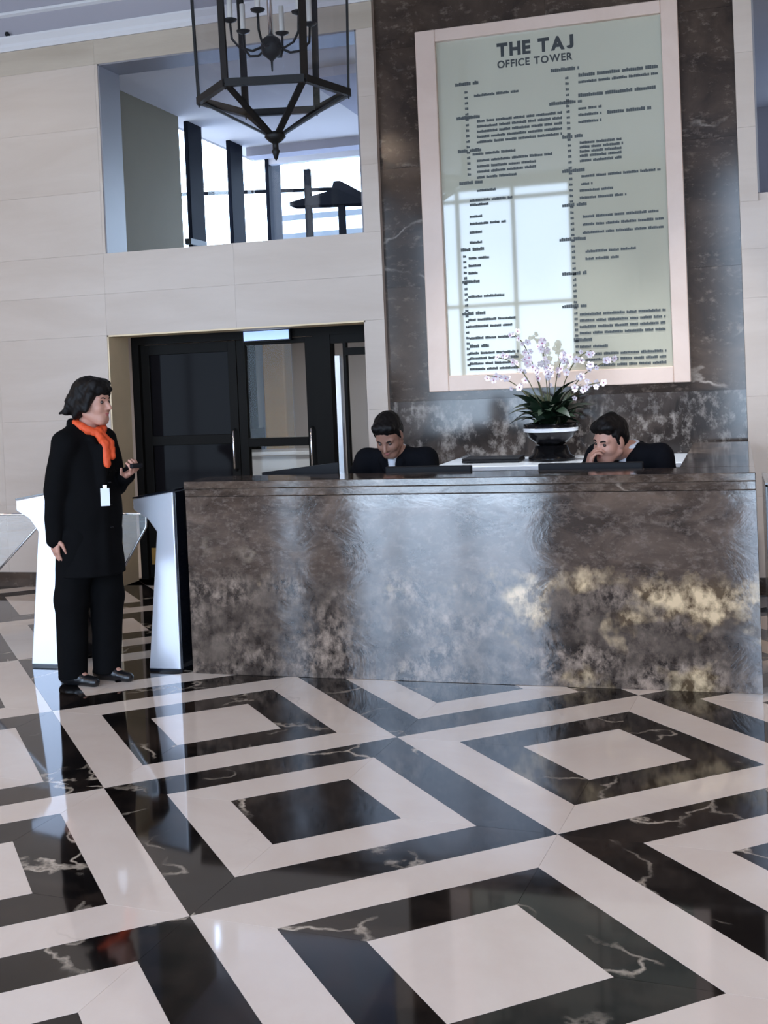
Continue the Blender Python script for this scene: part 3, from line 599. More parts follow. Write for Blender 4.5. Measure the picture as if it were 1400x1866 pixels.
def flower_mesh():
    mb = MB()
    for k in range(5):
        a = k * 2 * math.pi / 5 + 0.3; ca, sa = math.cos(a), math.sin(a); P = []
        for (t, w) in ((0.12, 0.0), (0.5, 0.36), (0.85, 0.34), (1.0, 0.0)):
            for sgn in (-1, 1) if w else (0,):
                P.append((t * ca - sgn * w * sa, t * sa + sgn * w * ca, 0.18 * t * (1 if k % 2 else 0.6)))
        P = [(x * 0.037, y * 0.037, z * 0.037) for x, y, z in P]
        mb.add(P, [(0, 2, 1), (1, 2, 4, 3), (3, 4, 5)], True)
        mb.add([(x, y, z - 0.0012) for x, y, z in P], [(0, 1, 2), (1, 3, 4, 2), (3, 5, 4)], True)
    me = mb.mesh('flower'); me.materials.append(M['petal'])
    c = MB(); c.lathe([(0.0, 0.012), (0.005, 0.009), (0.006, 0.002), (0.0, 0.0)], n=8)
    off = len(me.vertices); bm = bmesh.new(); bm.from_mesh(me); vs = [bm.verts.new(v) for v in c.v]; bm.verts.ensure_lookup_table()
    me.materials.append(M['petal_heart'])
    for f in c.f:
        try: bm.faces.new([vs[i] for i in f]).material_index = 1
        except ValueError: pass
    bm.to_mesh(me); bm.free(); return me
fm = flower_mesh()
sprays = [(-0.36, 0.44, 0.62), (-0.24, -0.05, 0.78), (-0.05, 0.0, 0.72), (0.12, 0.05, 0.62), (0.30, -0.02, 0.64), (0.44, 0.0, 0.56), (-0.42, -0.06, 0.50), (0.02, -0.12, 0.55), (0.36, -0.1, 0.42), (-0.15, -0.1, 0.60)]
for k, (ex, ey, ez) in enumerate(sprays):
    ey = max(-0.15, min(0.12, ey))
    pts = [(0.1 * ex, 0.1 * ey, 0.12), (0.3 * ex, 0.3 * ey, 0.6 * ez + 0.1), (0.65 * ex, 0.7 * ey, 0.98 * ez), (ex, ey, ez)]
    # smooth the stem
    P = []
    for t in np.linspace(0, 1, 12):
        q = [Vector(p) for p in pts]
        while len(q) > 1: q = [q[i].lerp(q[i + 1], t) for i in range(len(q) - 1)]
        P.append(q[0])
    MB().tube(P, 0.004, 6).build('stem', M['stem'], pl)
    for i in range(5, 12):
        for rep in range(1 if i % 2 else 2):
            o = link('flower', fm, None, pl)
            o.location = P[i] + Vector((rp.uniform(-0.03, 0.03), rp.uniform(-0.04, 0.01), rp.uniform(-0.03, 0.03)))
            o.rotation_euler = (R(90) + rp.uniform(-0.6, 0.6), rp.uniform(-0.5, 0.5), rp.uniform(-0.9, 0.9)); s_ = rp.uniform(0.45, 0.8); o.scale = (s_,) * 3

# ------------------------------------------------------------------ speed gates
def gate(x, y, label, wing, wl=0.26):
    g = empty('speed_gate', (x, y, 0.0), label, 'turnstile', 'speed gates beside the desk')
    prof = [(0.105, 0.012), (0.105, 1.015), (-0.145, 0.975), (-0.145, 0.915), (-0.06, 0.865), (-0.005, 0.79), (-0.09, 0.012)]
    MB().prism(prof[::-1], 'y', 0.0, 0.56).build('cabinet', M['steel'], g, 0.006)
    MB().box(0.1055, 0.118, 0.006, 0.555, 0.012, 1.01).build('side_panel', M['steel_dark'], g, 0.003)
    MB().prism([(0.118, 1.019), (0.118, 1.027), (-0.147, 0.985), (-0.147, 0.977)][::1], 'y', 0.0, 0.56).build('top_plate', M['steel_dark'], g)
    MB().prism([(-0.147, 0.925), (-0.16, 0.93), (-0.16, 0.968), (-0.147, 0.972)], 'y', 0.03, 0.53).build('head_edge', M['steel_dark'], g)
    MB().box(-0.09, 0.11, 0.01, 0.55, 0.0, 0.012).build('base_plate', M['steel_dark'], g)
    if wing:
        # glass flap reaching into the lane on the far side
        w = MB().prism([(0.118, 0.30 - wl * 0.3), (0.118, 0.85), (0.10 + wl, 0.85), (0.115 + wl, 0.835), (0.112 + wl, 0.77)], 'y', 0.354, 0.366).build('glass_wing', M['glass'], g)
        e = MB(); P = [(0.12, 0.36, 0.85), (0.10 + wl, 0.36, 0.85), (0.116 + wl, 0.36, 0.835), (0.112 + wl, 0.36, 0.77), (0.12, 0.36, 0.30 - wl * 0.3)]
        e.tube(P, 0.007, 6).build('wing_edge', M['bright_metal'], w)
    return g
gate(-0.648, 1.83, 'white fronted speed gate cabinet standing against the end of the marble desk', False)
gate(-1.418, 1.84, 'white fronted speed gate half hidden behind the woman in black', True, 0.395)
gate(-2.55, 1.86, 'speed gate beyond the woman, only its glass wing reaching into view', True, 0.77)
gate(2.715, 1.70, 'speed gate past the right end of the desk, mostly outside the picture', False).scale = (-1, 1, 1)

# ------------------------------------------------------------------ hanging lantern
LX, LY, LR, LA = -0.129, 2.6, 0.4575, R(14.0)
RZ, AZ, TZ = 3.334, 3.089, 4.45
lan = empty('lantern', (LX, LY, RZ), 'large six-sided black iron lantern with glass panes hanging from the ceiling', 'lantern')
def hx(k, r=LR, z=0.0): return Vector((r * math.cos(LA + k * math.pi / 3), r * math.sin(LA + k * math.pi / 3), z))
H = TZ - RZ; FL = 1.06; AP = Vector((0, 0, AZ - RZ))
for k in range(6):
    a, b = hx(k), hx(k + 1); A2, B2 = hx(k, LR * FL, H), hx(k + 1, LR * FL, H)
    rad = Vector((math.cos(LA + k * math.pi / 3), math.sin(LA + k * math.pi / 3), 0))
    MB().bar(a, A2, 0.044, 0.013, rad).build('upright_bar', M['bronze'], lan)
    MB().bar(a, b, 0.034, 0.044, (0, 0, 1)).build('ring_bar', M['bronze'], lan)
    MB().bar(A2, B2, 0.026, 0.022, (0, 0, 1)).build('ring_bar', M['bronze'], lan)
    ac = AP + rad * 0.02
    MB().bar(a, ac, 0.040, 0.013, Vector((rad.x * 0.5, rad.y * 0.5, -0.85))).build('bottom_rib', M['bronze'], lan)
    MB().bar(A2, Vector((0, 0, H + 0.29)) + rad * 0.04, 0.026, 0.010, Vector((rad.x * 0.6, rad.y * 0.6, 0.8))).build('roof_rib', M['bronze'], lan)
    ins = 0.985
    def pane(name, pts):
        c = sum(pts, Vector()) / len(pts); n = (pts[1] - pts[0]).cross(pts[2] - pts[0]).normalized() * 0.002
        pts = [c + (p - c) * 0.985 for p in pts]; m = len(pts)
        MB().add([p - n for p in pts] + [p + n for p in pts], [tuple(range(m)), tuple(range(m, 2 * m))[::-1]] + [(i, m + i, m + (i + 1) % m, (i + 1) % m) for i in range(m)]).build(name, M['lantern_glass'], lan)
    pane('side_pane', [a, b, B2, A2]); pane('bottom_pane', [a, b, AP])
    # small hook under every corner
    MB().tube([a + Vector((0, 0, -0.01)), a + Vector((0, 0, -0.04))], [0.009, 0.004], 6).build('corner_drop', M['bronze'], lan)
LS = 1.3
def sc_(prof): return [(r * LS, z * LS) for r, z in prof]
MB().lathe(sc_([(0.0, 0.03), (0.045, 0.02), (0.05, 0.0), (0.03, -0.02), (0.014, -0.03), (0.014, -0.055), (0.020, -0.065), (0.014, -0.08), (0.008, -0.10), (0.0, -0.11)]), (0, 0, AZ - RZ), 16).build('bottom_finial', M['bronze'], lan)
MB().lathe([(0.0, H + 0.36), (0.05, H + 0.34), (0.06, H + 0.31), (0.05, H + 0.27), (0.0, H + 0.26)], (0, 0, 0), 16).build('crown_cap', M['bronze'], lan)
MB().tube([(0, 0, H + 0.34), (0, 0, CEIL - RZ)], 0.012, 8).build('hanging_rod', M['bronze'], lan)
MB().lathe([(0.0, -0.05), (0.07, -0.04), (0.09, 0.0)], (0, 0, CEIL - RZ), 20).build('ceiling_rose', M['bronze'], lan)
HZ = 0.30
can_ = MB().lathe(sc_([(0.0, 0.055), (0.02, 0.052), (0.042, 0.035), (0.052, 0.0), (0.042, -0.035), (0.02, -0.052), (0.006, -0.065), (0.004, -0.11), (0.0, -0.115)]), (0, 0, HZ), 18).build('candelabrum_hub', M['bronze'], lan)
MB().tube([(0, 0, HZ + 0.05), (0, 0, H + 0.30)], 0.018, 8).build('candelabrum_stem', M['bright_metal'], can_)
for k in range(6):
    a = LA + 0.35 + k * math.pi / 3; u = Vector((math.cos(a), math.sin(a), 0)) * LS
    P = [u * 0.04 + Vector((0, 0, HZ)), u * 0.09 + Vector((0, 0, HZ - 0.028)), u * 0.15 + Vector((0, 0, HZ - 0.012)), u * 0.185 + Vector((0, 0, HZ + 0.04)), u * 0.19 + Vector((0, 0, HZ + 0.13))]
    MB().tube(P, 0.008, 6).build('candle_arm', M['bronze'], can_)
    MB().lathe(sc_([(0.0, 0.0), (0.030, 0.012), (0.034, 0.020), (0.0, 0.016)]), P[-1], 12).build('candle_cup', M['bronze'], can_)
    MB().lathe(sc_([(0.013, 0.0), (0.013, 0.13), (0.0, 0.132)]), P[-1] + Vector((0, 0, 0.020)), 10).build('candle_sleeve', M['candle'], can_)
# ceiling sprinkler
sp = empty('sprinkler', (-3.10, 4.36, 4.55), 'tiny dark sprinkler head on the moulding above the cream wall', 'sprinkler')
MB().lathe([(0.0, 0.02), (0.014, 0.02), (0.018, 0.0), (0.010, -0.016), (0.0, -0.018)], n=12).build('sprinkler_head', M['black'], sp)
MB().box(-0.006, 0.006, 0.0, 0.035, -0.005, 0.01).build('sprinkler_pipe', M['black'], sp)

# ------------------------------------------------------------------ fill lights added on the hall ceiling, out of view, to brighten the room
for k, (x, y) in enumerate(((-5.5, -3.0), (-2.2, -3.6), (4.6, -3.0), (-5.0, 1.0), (4.6, 1.0))):
    nm = ('in the corner near the tall glass', 'before the tall glass door', 'near the far glass', 'over the speed gates', 'over the far gates')[k]
    l = empty('ceiling_light', (x, y, CEIL), 'round white ceiling light ' + nm, 'light', 'ceiling lights of the hall')
    MB().lathe([(0.0, -0.03), (0.30, -0.03), (0.32, 0.0)], n=24).build('diffuser', M['lamp'], l)
    MB().lathe([(0.32, 0.0), (0.335, -0.035), (0.305, -0.035)], n=24).build('rim', M['bright_metal'], l)

for k, x in enumerate((0.75, 1.55, 2.3)):  # spots added out of view to brighten the credenza and the wall
    l = empty('downlight', (x, 3.35, CEIL), 'recessed downlight washing the marble wall, ' + ('above the first man', 'above the orchid', 'above the desk end')[k], 'light', 'downlights over the desk')
    MB().lathe([(0.075, 0.0), (0.085, -0.012), (0.060, -0.006), (0.055, 0.0)], n=20).build('rim', M['bright_metal'], l)
    sd = bpy.data.lights.new('downlight_beam', 'SPOT'); sd.energy = 380; sd.color = (0.90, 0.95, 1.0); sd.spot_size = R(34); sd.spot_blend = 0.7; sd.shadow_soft_size = 0.05
    so = bpy.data.objects.new('downlight_beam', sd); COL.objects.link(so); so.parent = l; so.location = (0, 0, -0.03); so.rotation_euler = (R(8), 0, 0)
# ------------------------------------------------------------------ people: smooth bodies grown from an implicit surface
class Field:
    def __init__(s, res): s.res = res; s.pr = []; s.cut = []
    def cap(s, a, b, ra, rb=None, k=0.02, sub=False):
        s.pr.append(('c', np.array(a, float), np.array(b, float), ra, ra if rb is None else rb, k, sub)); return s
    def ell(s, c, r, k=0.02, rot=None, sub=False):
        s.pr.append(('e', np.array(c, float), np.array(r, float), np.eye(3) if rot is None else np.array(rot), None, k, sub)); return s
    def clip(s, n, d): s.cut.append((np.array(n, float), d)); return s      # keep n.p < d
    def solve(s, noise=None):
        lo = np.full(3, 1e9); hi = -lo
        for p in s.pr:
            if p[6]: continue
            if p[0] == 'c': r = max(p[3], p[4]); lo = np.minimum(lo, np.minimum(p[1], p[2]) - r); hi = np.maximum(hi, np.maximum(p[1], p[2]) + r)
            else: r = p[2].max(); lo = np.minimum(lo, p[1] - r); hi = np.maximum(hi, p[1] + r)
        lo -= 3 * s.res + 0.012; hi += 3 * s.res + 0.012
        n = np.ceil((hi - lo) / s.res).astype(int) + 1
        ax = [lo[i] + np.arange(n[i]) * s.res for i in range(3)]
        D = np.full(n, 0.2)
        for p in s.pr:
            k = p[5]
            if p[0] == 'c': r = max(p[3], p[4]); a = np.minimum(p[1], p[2]) - r - k - 0.04; b = np.maximum(p[1], p[2]) + r + k + 0.04
            else: r = p[2].max(); a = p[1] - r - k - 0.04; b = p[1] + r + k + 0.04
            i0 = np.clip(((a - lo) / s.res).astype(int), 0, n); i1 = np.clip(((b - lo) / s.res).astype(int) + 2, 0, n)
            if (i1 <= i0).any(): continue
            sl = tuple(slice(i0[i], i1[i]) for i in range(3))
            X = ax[0][sl[0]][:, None, None]; Y = ax[1][sl[1]][None, :, None]; Z = ax[2][sl[2]][None, None, :]
            if p[0] == 'c':
                d = p[2] - p[1]; L2 = max(1e-12, d @ d)
                t = np.clip(((X - p[1][0]) * d[0] + (Y - p[1][1]) * d[1] + (Z - p[1][2]) * d[2]) / L2, 0, 1)
                v = np.sqrt((X - p[1][0] - t * d[0]) ** 2 + (Y - p[1][1] - t * d[1]) ** 2 + (Z - p[1][2] - t * d[2]) ** 2) - (p[3] + t * (p[4] - p[3]))
            else:
                Rm = p[3]; q = [Rm[0, i] * (X - p[1][0]) + Rm[1, i] * (Y - p[1][1]) + Rm[2, i] * (Z - p[1][2]) for i in range(3)]
                k0 = np.sqrt(sum((q[i] / p[2][i]) ** 2 for i in range(3))); k1 = np.sqrt(sum((q[i] / p[2][i] ** 2) ** 2 for i in range(3))) + 1e-9
                v = k0 * (k0 - 1) / k1
            W = D[sl]
            if p[6]:
                h = np.clip(0.5 - 0.5 * (W + v) / k, 0, 1); D[sl] = W * (1 - h) - v * h + k * h * (1 - h)
            else:
                h = np.clip(0.5 + 0.5 * (v - W) / k, 0, 1); D[sl] = v * (1 - h) + W * h - k * h * (1 - h)
        X, Y, Z = ax[0][:, None, None], ax[1][None, :, None], ax[2][None, None, :]
        if noise:
            amp, fr = noise
            D = D + amp * (np.sin(fr * X + 1.3 * np.sin(fr * 0.7 * Z)) * np.sin(fr * Y + 0.9) * np.sin(fr * 0.45 * Z + np.sin(fr * 0.6 * X)))
        for nn, dd in s.cut: D = np.maximum(D, nn[0] * X + nn[1] * Y + nn[2] * Z - dd)
        # surface nets
        neg = D < 0; sh = tuple(m - 1 for m in D.shape)
        cor = [(i, j, k) for i in (0, 1) for j in (0, 1) for k in (0, 1)]
        g = lambda A, c: A[c[0]:c[0] + sh[0], c[1]:c[1] + sh[1], c[2]:c[2] + sh[2]]
        cnt = sum(g(neg, c).astype(np.int8) for c in cor); act = (cnt > 0) & (cnt < 8)
        ids = np.full(sh, -1, np.int64); I = np.argwhere(act); ids[act] = np.arange(len(I))
        acc = np.zeros((len(I), 3)); num = np.zeros(len(I))
        for c in cor:
            for axis in range(3):
                if c[axis]: continue
                e = list(c); e[axis] = 1
                d0 = D[I[:, 0] + c[0], I[:, 1] + c[1], I[:, 2] + c[2]]; d1 = D[I[:, 0] + e[0], I[:, 1] + e[1], I[:, 2] + e[2]]
                m = (d0 < 0) != (d1 < 0); t = np.where(m, d0 / np.where(m, d0 - d1, 1), 0)
                p = np.tile(np.array(c, float), (len(I), 1)); p[:, axis] += t
                acc[m] += p[m]; num[m] += 1
        V = lo + (I + acc / np.maximum(num, 1)[:, None]) * s.res
        F = []
        for axis in range(3):
            a1, a2 = (axis + 1) % 3, (axis + 2) % 3
            s0 = [slice(None)] * 3; s1 = [slice(None)] * 3; s0[axis] = slice(0, -1); s1[axis] = slice(1, None)
            diff = neg[tuple(s0)] != neg[tuple(s1)]; E = np.argwhere(diff)
            E = E[(E[:, a1] > 0) & (E[:, a2] > 0) & (E[:, a1] < sh[a1]) & (E[:, a2] < sh[a2])]
            inside = neg[E[:, 0], E[:, 1], E[:, 2]]
            def cell(o1, o2):
                q = E.copy(); q[:, a1] -= o1; q[:, a2] -= o2; return ids[q[:, 0], q[:, 1], q[:, 2]]
            quad = np.stack([cell(1, 1), cell(0, 1), cell(0, 0), cell(1, 0)], 1)
            quad[~inside] = quad[~inside][:, ::-1]; F.append(quad)
        F = np.concatenate(F); F = F[(F >= 0).all(1)]
        return V, F
def grown(name, field, mat, parent=None, origin=(0, 0, 0), noise=None):
    V, F = field.solve(noise); V = V - np.array(origin)
    me = bpy.data.meshes.new(name); me.from_pydata(V.tolist(), [], F.tolist()); me.update()
    me.polygons.foreach_set('use_smooth', [True] * len(me.polygons))
    return link(name, me, mat, parent)
def rot3(rx=0, ry=0, rz=0): return np.array(Matrix.Rotation(rz, 3, 'Z') @ Matrix.Rotation(ry, 3, 'Y') @ Matrix.Rotation(rx, 3, 'X'))
class Frame:
    """a local frame: x forward, y to the figure's left, z up"""
    def __init__(s, o, Rm): s.o = np.array(o, float); s.R = np.array(Rm)
    def __call__(s, x, y, z): return s.o + s.R @ np.array((x, y, z), float)
    def d(s, x, y, z): return s.R @ np.array((x, y, z), float)
def add_head(f, h, sc=1.0):
    """h: Frame at the middle of the head, between the ears, at eye height"""
    P = lambda x, y, z: h(x * sc, y * sc, z * sc); Rr = h.R
    E = lambda c, r, k=0.015, sub=False: f.ell(P(*c), [q * sc for q in r], k, Rr, sub)
    E((-0.012, 0, 0.035), (0.098, 0.076, 0.090)); E((0.035, 0, -0.035), (0.060, 0.060, 0.082), 0.03)
    f.cap(P(0.066, -0.012, -0.098), P(0.066, 0.012, -0.098), 0.022 * sc, k=0.03 * sc)
    for s_ in (-1, 1):
        f.cap(P(-0.01, 0.058 * s_, -0.055), P(0.055, 0.022 * s_, -0.098), 0.020 * sc, 0.018 * sc, k=0.03 * sc)
        E((0.052, 0.040 * s_, -0.032), (0.030, 0.022, 0.022), 0.025)
        E((0.093, 0.031 * s_, 0.002), (0.014, 0.016, 0.010), 0.012, True)
        f.cap(P(0.080, 0.014 * s_, 0.022), P(0.070, 0.046 * s_, 0.022), 0.009 * sc, k=0.015 * sc)
        E((-0.008, 0.077 * s_, -0.008), (0.022, 0.010, 0.032), 0.008)
    f.cap(P(0.088, 0, 0.008), P(0.112, 0, -0.030), 0.008 * sc, 0.012 * sc, k=0.012 * sc)
    for s_ in (-1, 1): f.cap(P(0.098, 0.010 * s_, -0.035), P(0.094, 0.014 * s_, -0.035), 0.008 * sc, k=0.008 * sc)
    E((0.084, 0, -0.060), (0.016, 0.024, 0.007), 0.006); E((0.082, 0, -0.074), (0.016, 0.020, 0.008), 0.006)
def add_hand(f, wrist, d, n, side, sc=1.0, curl=0.5, thumb_in=0.3):
    """d: finger direction, n: the way the palm looks, side: +1/-1 the thumb's side along d x n"""
    d = np.array(d, float); d /= np.linalg.norm(d); n = np.array(n, float); n -= d * (n @ d); n /= np.linalg.norm(n); s_ = np.cross(d, n) * side
    w = np.array(wrist, float)
    for j, (off, L, base) in enumerate(((0.030, 0.92, 0.088), (0.010, 1.02, 0.092), (-0.010, 0.95, 0.088), (-0.029, 0.76, 0.080))):
        kn = w + d * base * sc + s_ * off * sc
        f.cap(w + s_ * off * 0.6 * sc + d * 0.012, kn, 0.0155 * sc, 0.0125 * sc, k=0.014)
        p = kn; ang = curl * 0.55
        for seg, r0, r1 in ((0.042, 0.0092, 0.0086), (0.027, 0.0086, 0.0078), (0.021, 0.0078, 0.0066)):
            q = p + (d * math.cos(ang) + n * math.sin(ang)) * seg * L * sc
            f.cap(p, q, r0 * sc, r1 * sc, k=0.004); p = q; ang += curl * 0.8
    p = w + d * 0.022 * sc + s_ * 0.022 * sc
    q = p + (d * 0.62 + s_ * 0.70 + n * thumb_in) * 0.046 * sc; f.cap(p, q, 0.0145 * sc, 0.0105 * sc, k=0.012)
    q2 = q + (d * 0.85 + s_ * 0.25 + n * thumb_in) * 0.030 * sc; f.cap(q, q2, 0.0102 * sc, 0.0082 * sc, k=0.005)
    f.cap(q2, q2 + (d * 0.95 + s_ * 0.05 + n * (thumb_in + 0.1)) * 0.022 * sc, 0.0084 * sc, 0.0068 * sc, k=0.004)
def ball(name, c, r, mat, parent, origin, sx=1.0):
    mb = MB(); mb.lathe([(r * math.sin(t), -r * math.cos(t)) for t in np.linspace(0.02, math.pi - 0.02, 9)], np.array(c) - np.array(origin), 12)
    return mb.build(name, mat, parent)

# ---- the woman in the black coat
WO = np.array((-0.905, 1.55, 0.0)); w = Frame(WO, rot3(rz=R(-12)))
hd = Frame(w(0.055, 0.0, 1.535), w.R @ rot3(rz=R(8), ry=R(3)))
f = Field(0.006)
add_head(f, hd, 0.98)
f.cap(w(-0.005, 0, 1.36), w(0.035, 0, 1.47), 0.055, 0.050, k=0.03)
f.ell(w(0, 0, 1.22), (0.10, 0.15, 0.17), 0.05, w.R); f.ell(w(0, 0, 1.0), (0.09, 0.13, 0.16), 0.05, w.R); f.ell(w(-0.01, 0, 0.86), (0.11, 0.15, 0.13), 0.05, w.R)
for s_ in (-1, 1): f.cap(w(-0.01, 0.05 * s_, 1.36), w(-0.015, 0.16 * s_, 1.33), 0.05, 0.05, k=0.04)
rw = w(-0.075, -0.200, 0.835); re_ = w(-0.055, -0.205, 1.07); rs = w(-0.02, -0.155, 1.32)
f.cap(rs, re_, 0.045, 0.036); f.cap(re_, rw, 0.036, 0.024)
add_hand(f, rw, w.d(-0.04, 0.03, -1), w.d(0.35, 0.95, 0), 1, 0.98, 0.55)
lw_ = w(0.195, 0.09, 1.135); le = w(0.02, 0.20, 1.07); ls = w(-0.01, 0.160, 1.32)
f.cap(ls, le, 0.045, 0.036); f.cap(le, lw_, 0.036, 0.024)
add_hand(f, lw_, w.d(0.85, -0.35, 0.25), w.d(0.1, -0.45, 0.85), 1, 0.95, 1.0, 0.5)
ankR = w(-0.125, -0.075, 0.085); ankL = w(-0.015, 0.075, 0.085); kR = w(-0.085, -0.085, 0.47); kL = w(0.015, 0.085, 0.47)
for hp, kn, an in ((w(-0.02, -0.08, 0.84), kR, ankR), (w(-0.0, 0.08, 0.84), kL, ankL)):
    f.cap(hp, kn, 0.078, 0.052, k=0.04); f.cap(kn, an, 0.050, 0.034, k=0.02); f.cap(an, an + w.d(0.10, 0, -0.045), 0.034, 0.026)
woman = grown('person', f, M['skin'], None, WO); woman.location = WO
tag(woman, 'standing woman in a long black coat with an orange scarf, facing the doors', 'person')
# hair: short bob flicked out at the nape
f = Field(0.006); H_ = lambda x, y, z: hd(x, y, z)
f.ell(H_(-0.022, 0, 0.055), (0.108, 0.090, 0.088), 0.02, hd.R)
f.ell(H_(-0.055, 0, -0.010), (0.085, 0.094, 0.085), 0.03, hd.R)
f.cap(H_(0.045, -0.050, 0.095), H_(0.045, 0.050, 0.095), 0.030, k=0.03); f.cap(H_(0.075, -0.035, 0.070), H_(0.078, 0.03, 0.068), 0.020, k=0.02)
for s_ in (-1, 1):
    f.cap(H_(0.035, 0.078 * s_, 0.045), H_(0.012, 0.090 * s_, -0.035), 0.024, 0.022, k=0.02)
    f.cap(H_(-0.02, 0.085 * s_, -0.02), H_(-0.06, 0.080 * s_, -0.075), 0.026, 0.018, k=0.02)
for yy in (-0.06, -0.02, 0.02, 0.06):
    f.cap(H_(-0.10, yy, 0.0), H_(-0.125, yy, -0.05), 0.030, 0.022, k=0.02); f.cap(H_(-0.125, yy, -0.05), H_(-0.160, yy * 1.2, -0.062), 0.022, 0.008, k=0.01)
f.cap(H_(-0.12, -0.03, 0.03), H_(-0.150, -0.04, 0.0), 0.022, 0.008, k=0.012)
grown('hair', f, M['hair'], woman, WO, (0.004, 130))
for s_ in (-1, 1):
    ball('eye', H_(0.077, 0.031 * s_, 0.002), 0.011, M['eye'], woman, WO)
    MB().tube([H_(0.089, 0.015 * s_, 0.020) - WO, H_(0.086, 0.032 * s_, 0.026) - WO, H_(0.074, 0.047 * s_, 0.021) - WO], [0.003, 0.0035, 0.002], 6).build('eyebrow', M['hair'], woman)
grown('lips', Field(0.0025).ell(H_(0.0855, 0, -0.060), (0.0160, 0.020, 0.006), 0.004, hd.R).ell(H_(0.0835, 0, -0.069), (0.0155, 0.016, 0.006), 0.004, hd.R), M['lip'], woman, WO)
# coat
f = Field(0.008)
f.ell(w(-0.02, 0, 1.20), (0.135, 0.175, 0.19), 0.05, w.R); f.ell(w(-0.01, 0, 1.0), (0.155, 0.180, 0.22), 0.06, w.R)
f.cap(w(-0.01, 0, 0.95), w(-0.015, 0, 0.50), 0.160, 0.195, k=0.08)
f.ell(w(-0.02, 0, 1.33), (0.095, 0.15, 0.075), 0.06, w.R)
for s_ in (-1, 1): f.cap(w(-0.02, 0.05 * s_, 1.385), w(-0.02, 0.14 * s_, 1.325), 0.050, 0.060, k=0.04)
f.cap(rs, re_, 0.070, 0.060, k=0.03); f.cap(re_, w(-0.077, -0.200, 0.81), 0.060, 0.050, k=0.02)
f.cap(ls, le, 0.068, 0.056, k=0.03); f.cap(le, w(0.185, 0.097, 1.13), 0.056, 0.046, k=0.02)
f.cap(w(0.14, -0.04, 1.30), w(0.135, -0.05, 0.62), 0.02, 0.03, k=0.03)
# collar and lapels
for s_ in (-1, 1): f.cap(w(-0.055, 0.055 * s_, 1.425), w(0.085, 0.055 * s_, 1.33), 0.026, 0.024, k=0.02); f.cap(w(0.085, 0.055 * s_, 1.33), w(0.13, 0.02 * s_, 1.16), 0.022, 0.014, k=0.02)
f.cap(w(0.02, 0, 1.44), w(0.10, 0, 1.52), 0.045, 0.07, k=0.012, sub=True)
f.clip((0, 0, -1), -0.60)
coat = grown('coat', f, M['coat'], woman, WO, (0.006, 24))
for z in (1.10, 0.98, 0.86): MB().lathe([(0.0, 0.006), (0.010, 0.004), (0.012, 0.0)], (0, 0, 0), 10).build('coat_button', M['leather'], coat).location = w(0.172, -0.03, z) - WO
f = Field(0.007)
for hp, kn, an, sg in ((w(-0.02, -0.09, 0.82), kR, ankR, -1), (w(0.0, 0.09, 0.82), kL, ankL, 1)):
    f.cap(hp, kn, 0.110, 0.090, k=0.03); f.cap(kn, an + w.d(0.015, 0, -0.03), 0.090, 0.078, k=0.03)
f.clip((0, 0, -1), -0.040)
grown('trousers', f, M['coat'], woman, WO, (0.004, 30))
for an in (ankR, ankL):
    f = Field(0.005); b0 = np.array((an[0], an[1], 0.0))
    f.cap(b0 + w.d(-0.045, 0, 0.038), b0 + w.d(0.0, 0, 0.040), 0.036, 0.038); f.cap(b0 + w.d(0.0, 0, 0.035), b0 + w.d(0.165, 0, 0.022), 0.040, 0.030, k=0.03); f.clip((0, 0, -1), 0.0)
    f.pr.insert(0, ('c', b0 + w.d(0.0, 0, 0.05), b0 + w.d(0.055, 0, 0.045), 0.046, 0.040, 0.02, False))
    grown('shoe', f, M['leather'], woman, WO)
# scarf: a loop round the neck and one hanging end
f = Field(0.005); ring = [w(0.015 + 0.078 * math.cos(t), 0.075 * math.sin(t), 1.405 - 0.030 * math.cos(t) + 0.008 * math.sin(3 * t)) for t in np.linspace(0, 2 * math.pi, 15)]
for a, b in zip(ring, ring[1:]): f.cap(a, b, 0.022, k=0.015)
for y0, zz in ((-0.03, 1.20), (0.012, 1.24)):
    f.cap(w(0.085, y0 * 0.6, 1.375), w(0.150, y0, 1.31), 0.020, 0.022, k=0.012); f.cap(w(0.150, y0, 1.31), w(0.172, y0 - 0.01, zz), 0.024, 0.020, k=0.012)
grown('scarf', f, M['scarf'], woman, WO, (0.003, 150))
# things she carries
bp_ = lw_ + w.d(0.075, -0.03, 0.05)
ph = empty('handset', bp_, 'small black handset held in front of the woman in black', 'phone', None, R(-30))
MB().box(-0.015, 0.055, -0.045, 0.025, -0.012, 0.012).build('handset_body', M['black'], ph, 0.006)
MB().box(-0.010, 0.050, -0.040, 0.020, 0.012, 0.0135).build('handset_screen', M['dark_glass'], ph)
bd = empty('name_badge', w(0.178, -0.075, 1.03), 'white name badge hanging on the front of the black coat', 'badge', None, R(25))
MB().box(-0.024, 0.024, -0.003, 0.003, -0.050, 0.045).build('badge_card', M['badge'], bd, 0.001)
MB().box(-0.010, 0.010, -0.004, 0.004, 0.045, 0.062).build('badge_clip', M['bright_metal'], bd)

